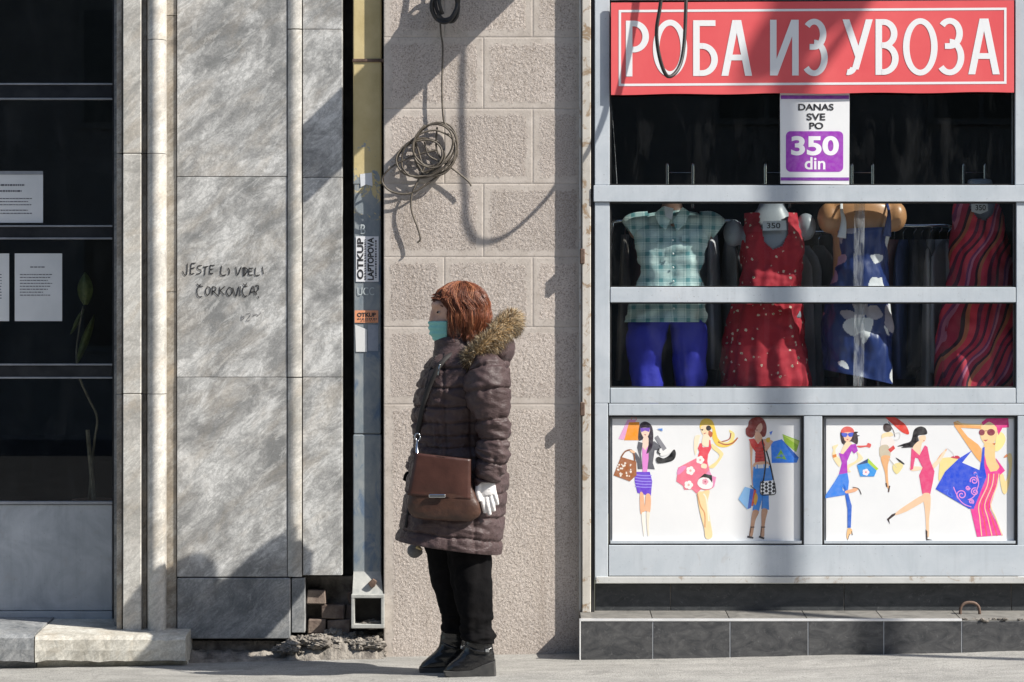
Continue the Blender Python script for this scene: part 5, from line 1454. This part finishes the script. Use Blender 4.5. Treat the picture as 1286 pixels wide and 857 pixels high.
# body: one continuous figure under the clothes
b = MB()
px = 1 / 306.7
b.ball(P(576, 389, YW), .098, .078, .098, 28, 20)
b.ball(P(563, 410, YW - .004), .066, .060, .066, 24, 16)
b.ball(P(556, 420, YW - .004), .040, .042, .034, 18, 12)
b.ball(P(543.5, 402, YW - .010), .018, .014, .020, 12, 10)          # nose
b.tube([P(547, 386, YW - .010), P(543, 397, YW - .010)], [.014, .014], 8)
b.ball(P(552, 383, YW - .004), .036, .06, .022, 16, 10)             # brow
b.ball(P(585, 399, YW - .082), .014, .012, .024, 12, 8)              # ear
b.ball(P(585, 399, YW + .078), .014, .012, .024, 12, 8)
b.tube([P(578, 412, YW), P(584, 440, YW), P(588, 462, YW)], [.062, .064, .08], 18)
b.tube([P(588, 455, YW), P(582, 490, YW), P(576, 540, YW), P(576, 600, YW), P(580, 660, YW)], [.10, .14, .13, .15, .13], 22)
for sgn, f in ((-1, ((610, 465), (614, 520), (618, 560), (611, 605))), (1, ((606, 465), (585, 525), (548, 568), (524, 597)))):
    b.tube([P(590, 460, YW + sgn * .06)] + [P(x, y, YW + sgn * (.17 - .01 * i)) for i, (x, y) in enumerate(f)], [.06, .06, .05, .042, .03], 14)
b.tube([P(585, 650, YW - .07), P(594, 720, -.67), P(599, 780, -.67), P(602, 830, -.67)], [.09, .07, .045, .024], 16)
b.tube([P(572, 650, YW + .07), P(568, 720, -.53), P(572, 780, -.53), P(573, 826, -.53)], [.09, .07, .045, .024], 16)
remesh(b, 'body', MAT['skin'], per, .007, 3)
for sgn, xo in ((-1, 0), (1, 0)):
    e = P(551.2, 392.5, YW + sgn * .043)
    m = MB(); m.ball(e, .0085, .0095, .0052, 14, 10); o = m.build('eye', MAT['eye_white'], per, smooth=True)
    MB().ball(e + Vector((-.0042, sgn * .004, 0)), .0056, .0064, .0048, 10, 8).build('iris', MAT['eye_dark'], o, smooth=True)
    MB().tube([P(545, 385, YW + sgn * .024), P(549, 383, YW + sgn * .046), P(556, 385, YW + sgn * .062)], [.003, .004, .002], 6).build('eyebrow', HAIR[1], per, smooth=True)

# coat
SEAMS = [430, 462, 486, 510, 530, 546, 561, 576, 593, 618, 645, 670, 697, 720]
def puff(y):
    for a_, b_ in zip(SEAMS[:-1], SEAMS[1:]):
        if a_ <= y < b_:
            u = (y - a_) / (b_ - a_)
            return (1 - abs(2 * u - 1) ** 5) * min(1, (b_ - a_) / 24)
    return 0
def seam_dist(y):
    return min(abs(y - s_) for s_ in SEAMS)
coat = Loft([(438, 438, 560, 616, .09), (445, 443, 549, 630, .135), (457, 455, 537, 638, .172), (482, 480, 526.5, 638, .188), (504, 504, 521.5, 635, .186), (525, 525, 519, 630, .176), (548, 548, 519, 626, .168), (562, 562, 518, 628, .172), (593, 593, 514.5, 636, .190), (618, 618, 510.5, 635.5, .200), (645, 645, 507, 632, .206), (662, 668, 503, 630.5, .210), (675, 692, 498, 628, .212), (677, 695.5, 501, 626, .205), (676, 694, 512, 616, .19)], YW, 2.25)
def coat_disp(t, a, p, x, y):
    yy = y - (x - 565) * .14 * max(0, min(1, (y - 630) / 50))
    d = .0055 * puff(yy + 2.2 * fb((p.x * 7, p.y * 7, 1), 2))
    for sx in (561, 593):
        if math.sin(a) > 0: d -= .007 * math.exp(-((x - sx - (y - 560) * .03) / 2.0) ** 2)
    d += .0042 * (1 - 2.4 * abs(mn.noise(Vector((p.x * 8 + 4, p.y * 8, p.z * 27 + p.x * 6))))) + .003 * fb((p.x * 9, p.y * 9, p.z * 24), 3) + .0042 * fb((p.x * 26, p.y * 26, p.z * 34), 3)
    sd_ = seam_dist(yy + 2.2 * fb((p.x * 7, p.y * 7, 1), 2))
    d -= .006 * math.exp(-(sd_ / 1.3) ** 2)
    d += .007 * math.exp(-(sd_ / 7) ** 2) * fb((p.x * 55, p.y * 55, p.z * 9), 2)
    if 540 < y < 575: d -= .006 * math.exp(-((y - 556) / 6) ** 2)
    return d
m = MB(); coat.mesh(m, 220, 260, coat_disp, cap=True)
def sleeve(path, rad, seams, sd):
    def dsp(t, a, p):
        k = t * seams; u = k - int(k)
        low = max(0, min(1, (t - .25) / .3))
        ds = min(u, 1 - u) * 155 / seams
        g_ = -.007 * math.exp(-(ds / 1.5) ** 2) + .008 * math.exp(-(ds / 7) ** 2) * fb((p.x * 50, p.y * 50, p.z * 12 + sd), 2)
        w = .6 * fb((p.x * 9 + sd, p.y * 9, p.z * 27 + p.x * 12), 3) + .6 - 1.5 * abs(mn.noise(Vector((p.x * 8 + sd, p.y * 8, p.z * 25 + p.x * 14))))
        return g_ + .0045 * (1 - abs(2 * u - 1) ** 6) + (.0035 + .008 * low) * w + .0045 * fb((p.x * 24, p.y * 24, p.z * 42 + sd), 3) - (.004 if t > .97 else 0)
    m.tube(path, rad, 64, 180, dsp, cap=True)
sleeve([P(606, 452, YW - .15), P(612, 466, YW - .18), P(612.5, 491, YW - .195), P(618.5, 527, YW - .20), P(621, 552, YW - .20), P(617, 580, YW - .20), P(609.5, 602, YW - .195), P(609, 606, YW - .195)], [.045, .076, .090, .066, .056, .060, .042, .036], 7, 1.0)
sleeve([P(606, 452, YW + .15), P(610, 466, YW + .18), P(600, 500, YW + .20), P(575, 540, YW + .20), P(545, 572, YW + .19), P(526, 590, YW + .17), P(519, 597, YW + .165)], [.045, .076, .085, .066, .056, .052, .040], 7, 5.0)
m.build('coat', MAT['coat'], per, smooth=True)
# stand collar with dark lining
col_ = Loft([(425, 420, 548.5, 592, .074), (428, 424, 546, 595, .080), (438, 435, 545, 603, .092), (452, 450, 542, 618, .125)], YW, 2.1)
m = MB(); col_.mesh(m, 90, 30, lambda t, a, p, x, y: .005 * fb((p.x * 14, p.y * 14, p.z * 30), 3), cap=False); m.build('collar', MAT['coat'], per, smooth=True)
col2 = Loft([(425, 420, 551, 589, .068), (438, 434, 551, 594, .075), (452, 450, 552, 604, .09)], YW, 2.1)
m = MB(); col2.mesh(m, 60, 12, None, cap=False); m.build('collar_lining', MAT['coat_lining'], per, smooth=True)
# front placket, zip and chest pocket welt
def on_coat(pts, lift): return [coat.front(x, y, lift) for x, y in pts]
plk = [(548, 447), (541, 470), (534, 500), (529, 530), (525, 560), (519, 610), (511, 660)]
MB().tube(on_coat(plk, .010), .007, 6, 50, flat=.5).build('zip_placket', MAT['strap_black'], per, smooth=True)
zp = coat.front(553, 464, .02); MB().tube([zp + Vector((.004, 0, .022)), zp, zp + Vector((-.004, -.002, -.022))], [.003, .005, .003], 6).build('zip_pull', MAT['chrome'], per, smooth=True)

# hood lying on the back, with fur rim
m = MB(); R = []
hc = P(627, 436, YW)
def hd(d): return .10 * mn.noise(d * 2.2) + .05 * mn.noise(d * 5)
m.ball(P(628, 438, YW), .060, .150, .080, 44, 30, 0, hd)
m.ball(P(612, 446, YW), .062, .165, .045, 36, 22, 0, hd)
m.build('hood', MAT['coat'], per, smooth=True)
rim = [P(588, 456, YW - .135), P(596, 448, YW - .165), P(610, 434, YW - .175), P(625, 419, YW - .155), P(637, 408, YW - .10), P(642, 403, YW), P(637, 408, YW + .10), P(625, 419, YW + .155), P(608, 436, YW + .17), P(592, 450, YW + .14)]
m = MB(); m.tube(rim, [.014, .026, .032, .032, .028, .026, .028, .032, .03, .014], 12, 60); m.build('fur_band', FUR[0], per, smooth=True)
m = MB()
for i in range(10500):
    t = random.random() * (len(rim) - 1)
    c = cr(rim, t); c2 = cr(rim, min(t + .05, len(rim) - 1)); T = (c2 - c).normalized() if (c2 - c).length > 1e-6 else Vector((1, 0, 0))
    n1 = T.orthogonal().normalized(); n2 = T.cross(n1)
    a = random.random() * 2 * math.pi
    d = n1 * math.cos(a) + n2 * math.sin(a)
    base = c + d * .022
    d = (d + T * random.uniform(-.5, .5) + Vector((.25, -.1, -.1)) + mn.noise_vector(base * 24) * 1.0).normalized()
    Lh = random.uniform(.022, .056)
    tip = base + d * Lh + Vector((0, 0, -.006))
    mid = base + d * Lh * .55
    s_ = d.orthogonal().normalized() * .0009; s2 = d.cross(s_.normalized()) * .0009
    mi = random.choices((0, 1, 2), (5, 4, 3))[0]
    m.add([base + s_, base - s_ * .5 + s2, base - s_ * .5 - s2, mid + s_ * .8, mid - s_ * .4 + s2 * .8, mid - s_ * .4 - s2 * .8, tip], [(0, 1, 4, 3), (1, 2, 5, 4), (2, 0, 3, 5)], mi)
    m.add([mid + s_ * .8, mid - s_ * .4 + s2 * .8, mid - s_ * .4 - s2 * .8, tip], [(0, 1, 3), (1, 2, 3), (2, 0, 3)], 2 if random.random() < .4 else mi)
tag(m.build('fur_trim', FUR, per, smooth=True, normals=False), kind='stuff')

# trousers
nl = Loft([(660, 660, 556, 620, .10), (690, 692, 563, 617.5, .088), (720, 720, 566, 618, .082), (750, 750, 570, 619, .076), (785, 785, 577, 617, .066), (797, 797, 579, 622, .07), (804, 808, 582, 620, .064), (803, 806, 588, 615, .05)], -.67, 2.1)
fl = Loft([(660, 660, 528, 600, .10), (690, 690, 534, 598, .088), (710, 710, 537.5, 596, .082), (730, 730, 542.5, 592, .076), (750, 750, 548.5, 590, .07), (770, 770, 554.5, 588, .064), (786, 786, 557, 588, .06), (793, 796, 556, 590, .06), (792, 795, 562, 586, .05)], -.53, 2.1)
m = MB()
tf = lambda t, a, p, x, y: .010 * fb((p.x * 14, p.y * 14, p.z * 5), 3) + .005 * fb((p.x * 12, p.y * 12, p.z * 22), 2) + (.010 * fb((p.x * 16, p.y * 16, p.z * 40), 2) if y > 770 else 0)
nl.mesh(m, 64, 90, tf); fl.mesh(m, 64, 90, tf)
m.build('trousers', MAT['black_wool'], per, smooth=True)
# boots
def boot(dx, dy, Yc):
    X = lambda x: x + dx
    Yy = lambda y: y + dy
    lo = Loft([(Yy(796), Yy(796), X(585), X(617), .047), (Yy(808), Yy(808), X(583.5), X(618.5), .046), (Yy(816), Yy(814), X(581.5), X(619.5), .043), (Yy(823), Yy(819), X(576), X(620), .043), (Yy(830), Yy(824), X(568), X(620.5), .044), (Yy(836), Yy(829), X(561.5), X(621), .045), (Yy(841), Yy(833), X(558.5), X(621.5), .045), (Yy(845), Yy(836), X(559), X(621.5), .044)], Yc, 2.3)
    m = MB(); lo.mesh(m, 56, 50, lambda t, a, p, x, y: .0025 * fb((p.x * 25, p.y * 25, p.z * 45), 2) * (1 if y < 838 else .3))
    bt = m.build('boot', MAT['boot_leather'], per, smooth=True)
    m = MB(); R = []
    for (yt, yb) in ((0, 1),):
        pass
    prof = [(557.5, 842), (575, 842), (592, 840.5), (606, 834), (622, 829.5), (623.2, 848.3), (606, 848.6), (604, 847.6), (590, 848.6), (566, 848.8), (558.5, 847.5)]
    wpts = [P(X(x), Yy(y), Yc) for x, y in prof]
    for (u, w) in ((-.048, .94), (-.044, 1.0), (.044, 1.0), (.048, .94)):
        cx_ = sum((q.x for q in wpts)) / len(wpts); cz_ = sum((q.z for q in wpts)) / len(wpts)
        R.append([(cx_ + (q.x - cx_) * w, Yc + u, cz_ + (q.z - cz_) * w) for q in wpts])
    m.rings(R); m.build('sole', MAT['boot_sole'], bt)
    st_ = [lo.front(X(x), Yy(y), .003) for x, y in ((585, 809), (596, 815), (608, 817), (618, 813))]
    MB().tube(st_, .006, 6, 24, flat=.4).build('ankle_strap', MAT['boot_leather'], bt, smooth=True)
    q = lo.front(X(612), Yy(815.5), .008); MB().box(q.x - .008, q.x + .008, q.y - .003, q.y + .003, q.z - .008, q.z + .008).build('buckle', MAT['chrome'], bt, bevel=.002)
boot(0, 0, -.67)
boot(-31, -4.0, -.53)

# mask
m = MB(); R = []
for i in range(19):
    t = i / 18
    py = 403.5 + 29.5 * t
    A = (24.0 + 1.8 * math.sin(math.pi * min(1, t * 1.15)) - 15 * max(0, t - .55) ** 1.4 * 2) * px
    B = .064 - .03 * max(0, t - .55)
    c = P(565.5 - 3 * max(0, t - .6), py, YW - .004)
    ring = []
    for j in range(31):
        a = math.radians(-82 + 164 * j / 30)
        pl_ = .0032 * math.sin(t * 26) * math.cos(a)
        nose = .010 * math.exp(-(a / .28) ** 2) * math.exp(-(t / .35) ** 2)
        ring.append((c.x - (A + pl_ + nose) * math.cos(a), c.y - (B + pl_) * math.sin(a), c.z))
    R.append(ring)
m.rings(R, closed=False, cap=False); mk = m.build('face_mask', MAT['mask_teal'], per, smooth=True)
sol = mk.modifiers.new('thick', 'SOLIDIFY'); sol.thickness = .002
for sgn in (-1, 1):
    MB().tube([P(562, 406.5, YW + sgn * .064), P(574, 403, YW + sgn * .076), P(585, 396, YW + sgn * .088)], .0013, 5).build('ear_loop', MAT['glove_white'], mk)

# hair: scalp cap and strands
m = MB(); m.ball(P(581, 387, YW), .098, .086, .097, 40, 28, 0, lambda d: .05 * mn.noise(d * 3))
kp = []
for f in m.f:
    c = sum((Vector(m.v[i]) for i in f), Vector()) / len(f)
    k_ = (D + YW) / D / S; x_, y_ = c.x / k_ + CX, (EYE - c.z) / k_ + CY
    kp.append(not (x_ < 567 and y_ > 375) and y_ < 412)
m.f = [f for f, k_ in zip(m.f, kp) if k_]; m.m = [0] * len(m.f)
m.build('scalp_hair', HAIR[1], per, smooth=True)
def strand(th, lay, mi, thick, cid):
    """th: 0 = towards the face, pi/2 = towards the camera; lay: 0 inner to 1 outer; cid: lock"""
    R_ = random.Random(cid)
    C = P(579.5, 388, YW)
    k = .93 + .13 * lay + R_.uniform(-.02, .035)
    rx, ry, rz = .109 * k, .100 * k, .104 * k
    at = abs((th + math.pi) % (2 * math.pi) - math.pi)
    lift = R_.uniform(-.25, .35)
    pm = 1.62
    if at < .62: pm, drop = 1.10 + R_.uniform(-.12, .14), 0.0
    elif at < 1.2: pm, drop = 1.22 + .2 * (at - .62), .045 + .05 * (at - .62) + R_.uniform(-.01, .02)
    else: drop = .068 + .045 * lay * R_.random() + R_.uniform(-.012, .03) + .012 * (at > 1.8)
    p0 = random.uniform(.0, .35) + .25 * random.random() ** 2
    sway = R_.uniform(-.55, .55) * (.3 if at < 1.3 else 1) + (.22 * math.copysign(1, th) if .5 < at < 1.4 else 0); ph0 = R_.uniform(0, 6.28)
    pts = []
    for i in range(7):
        s_ = i / 6
        ph = p0 + (pm - p0) * s_
        tt = th + sway * s_ * s_ + .13 * s_ * math.sin(ph * 4.2 + ph0)
        kk = 1 + .045 * math.sin(ph * 4.6 + ph0 * 1.7) * s_
        pts.append(C + Vector((-rx * math.sin(ph) * math.cos(tt), -ry * math.sin(ph) * math.sin(tt), rz * math.cos(ph))) * kk)
    e = pts[-1]
    o_ = Vector((e.x - C.x, e.y - C.y, 0)).normalized()
    tn = Vector((-o_.y, o_.x, 0))
    if drop > 0:
        if at < 1.2:
            pts += [e + Vector((.022, 0, -drop * .5)) + o_ * .005, e + Vector((.042, 0, -drop)) + o_ * .002]
        else:
            flick = R_.choice((-1, -.5, 1, 1.4)) * R_.uniform(.4, 1.3)
            pts += [e + Vector((0, 0, -drop * .4)) + o_ * .004 + tn * .004 * math.sin(ph0), e + Vector((0, 0, -drop * .75)) - o_ * .012 + tn * .012 * math.sin(ph0), e + Vector((0, 0, -drop)) + o_ * (.012 * flick - .018) + tn * .020 * math.sin(ph0 + .6)]
    else:
        pts += [e + Vector((-.014, 0, -.004 + .016 * lift)) + tn * .012 * sway]
    q = []
    for i, p in enumerate(pts):
        q.append(p + mn.noise_vector(p * 30 + Vector((cid * .37, 0, 0))) * .006 * min(1, i / 3) + Vector((random.uniform(-1, 1), random.uniform(-1, 1), random.uniform(-1, 1))) * .0018 * min(1, i / 3))
    n = len(q)
    m.tube(q, [thick * (.7 + .3 * math.sin(3.1 * i / (n - 1)) if i < n - 1 else .25) for i in range(n)], 3, int(n * 1.5), mi=mi, cap=False)
m = MB()
for lk in range(210):
    th0 = random.uniform(-math.pi, math.pi)
    lay = random.random() ** .7
    tone = random.choices((0, 1, 2), (5, 3, 2))[0]
    for i in range(26):
        mi = tone if random.random() < .6 else random.choices((0, 1, 2), (5, 3, 2))[0]
        strand(th0 + random.gauss(0, .055), lay + random.gauss(0, .10), mi, random.uniform(.0006, .0011), lk)
for i in range(160):
    strand(random.uniform(-math.pi, math.pi), 1.05 + random.random() * .35, random.choice((0, 1)), .0005, 1000 + i)
tag(m.build('hair', HAIR, per, smooth=True, normals=False), kind='stuff')

# gloves
def glove(wr, kn, tips, thumb, Yc, mat, nm, w=.036):
    g = MB()
    g.tube([P(*wr, Yc), (P(*wr, Yc) + P(*kn, Yc)) / 2, P(*kn, Yc)], [w * .82, w, w * .98], 20, 14, flat=.48, up=(0, 1, 0))
    for (k0, k1, k2, r) in tips:
        g.tube([P(*k0, Yc), P(*k1, Yc - .006), P(*k2, Yc + .004)], [r * 1.1, r, r * .8], 12, 12)
    g.tube([P(*thumb[0], Yc - .004), P(*thumb[1], Yc - .014), P(*thumb[2], Yc - .012)], [.014, .011, .008], 12, 12)
    return remesh(g, nm, mat, per, .0026, 2)
glove((609.5, 601), (613, 622), [((604.5, 618), (606.5, 633), (609.5, 644), .0100), ((610, 620), (612.5, 635), (615.2, 647), .0104), ((615.5, 619), (618.2, 632), (620.5, 642), .0100), ((620, 617), (623, 626), (624.8, 634), .0090)], [(601.5, 608), (600, 619), (602.5, 630)], YW - .205, MAT['glove_white'], 'glove')
glove((519, 594), (516, 606), [((513, 604), (512, 612), (515, 619), .0095), ((516, 606), (515, 615), (518, 622), .0098), ((519, 606), (519, 615), (521, 622), .0095), ((522, 605), (523, 613), (524, 618), .0086)], [(522, 600), (526, 606), (525, 613)], YW + .16, MAT['black_wool'], 'glove')

# ------------------------------------------------------------------ shoulder bag
bag = thing('shoulder_bag', P(555, 655, -.84), 'brown leather shoulder bag with front flap, hanging at the hip', 'bag')
def quilt_patch(corners, Yf, bul, n=14, th=.01, sag=0.0):
    """four photo corners (tl, tr, br, bl) bulging towards the camera"""
    f_, bk = [], []
    for i in range(n + 1):
        for j in range(n + 1):
            u, v = j / n, i / n
            x = (corners[0][0] * (1 - u) + corners[1][0] * u) * (1 - v) + (corners[3][0] * (1 - u) + corners[2][0] * u) * v
            y = (corners[0][1] * (1 - u) + corners[1][1] * u) * (1 - v) + (corners[3][1] * (1 - u) + corners[2][1] * u) * v + sag * math.sin(math.pi * u) * v
            d = bul * (math.sin(math.pi * u) ** .6) * (math.sin(math.pi * min(1, v * .8 + .2)) ** .5 if v < 1 else 0.75) + .002 * fb((x * .06, y * .06, 1))
            q = P(x, y, Yf); f_.append((q.x, Yf - d, q.z)); bk.append((q.x, Yf + th - d * .3, q.z))
    N = (n + 1) ** 2; fs = []
    for i in range(n):
        for j in range(n):
            a = i * (n + 1) + j
            fs += [(a, a + 1, a + n + 2, a + n + 1), (a + N, a + 1 + N, a + n + 2 + N, a + n + 1 + N)]
    ed = [j for j in range(n)] + [(i * (n + 1) + n) for i in range(n)] + [N - 1 - j for j in range(n)] + [(n - i) * (n + 1) for i in range(n)]
    fs += [(ed[k], ed[(k + 1) % len(ed)], ed[(k + 1) % len(ed)] + N, ed[k] + N) for k in range(len(ed))]
    m = MB(); m.add(f_ + bk, fs); return m
m = MB()
bl = Loft([(575, 581, 523, 590, .020), (590, 594, 518, 591, .030), (610, 612, 514.5, 594, .036), (630, 630, 511.5, 601, .040), (641, 643, 513, 603.5, .038), (649, 650, 518, 600, .032), (652, 655, 528, 592, .02)], -.835, 3.0)
bl.mesh(m, 60, 40, lambda t, a, p, x, y: .004 * fb((p.x * 14, p.y * 14, p.z * 22), 3)); m.build('pouch', MAT['bag_edge'], bag, smooth=True)
fp = quilt_patch([(522, 569), (591.5, 577), (591, 627.5), (511.5, 622)], -.868, .012, 16, .008).build('flap', MAT['bag_leather'], bag, smooth=False, bevel=0)
for f in fp.data.polygons: f.use_smooth = abs(f.normal.y) > .6
q = P(549, 623, -.884); MB().box(q.x - .033, q.x + .033, -.889, -.881, q.z - .0065, q.z + .0065).build('metal_plate', MAT['chrome'], bag, bevel=.002)
MB().tube([P(524, 570, -.862), P(556, 574, -.876), P(590, 578.5, -.862)], .003, 6, 20).build('flap_seam', MAT['bag_edge'], bag, smooth=True)
rp = P(524.5, 549, -.80)
m = MB(); m.tube([rp + Vector((.011 * math.cos(a * .785), -.002, .014 * math.sin(a * .785))) for a in range(9)], .0032, 6, 32); m.build('ring', MAT['chrome'], bag, smooth=True)
MB().tube([P(524.5, 553, -.80), P(523.5, 562, -.83), P(524, 573, -.85)], .006, 8, 16, flat=.5).build('strap_tab', MAT['chrome'], bag, smooth=True)
sp = on_coat([(525, 545), (528, 530), (533.5, 506), (541, 484), (551, 463), (562, 449)], .024) + [P(572, 443, YW - .10), P(590, 436, YW), P(600, 440, YW + .10)]
MB().tube(sp, .0105, 8, 70, flat=.35, up=(.4, 1, 0)).build('strap', MAT['strap_black'], bag, smooth=True)

# pouch dangling from the far hand
po = thing('dangling_pouch', P(521, 702, -.42), 'small round grey pouch showing below the coat hem', 'pouch')
simple('pouch_grey', (0.10, 0.10, 0.105), (0.17, 0.165, 0.16), 14, .7)
simple('pouch_yellow', (0.5, 0.4, 0.2), None, rough=.6)
m = MB(); m.ball(P(521, 692, -.42), .032, .022, .030, 22, 16, 0, lambda d: .12 * mn.noise(d * 2.5)); m.build('pouch_body', MAT['pouch_grey'], po, smooth=True)
MB().tube([P(519, 615, YW + .165), P(519, 650, -.43), P(522, 684, -.42)], .0025, 6).build('cord', MAT['strap_black'], po, smooth=True)
MB().tube([P(523, 687, -.445), P(529, 690, -.45)], [.007, .005], 8).build('clasp', MAT['pouch_yellow'], po, smooth=True)
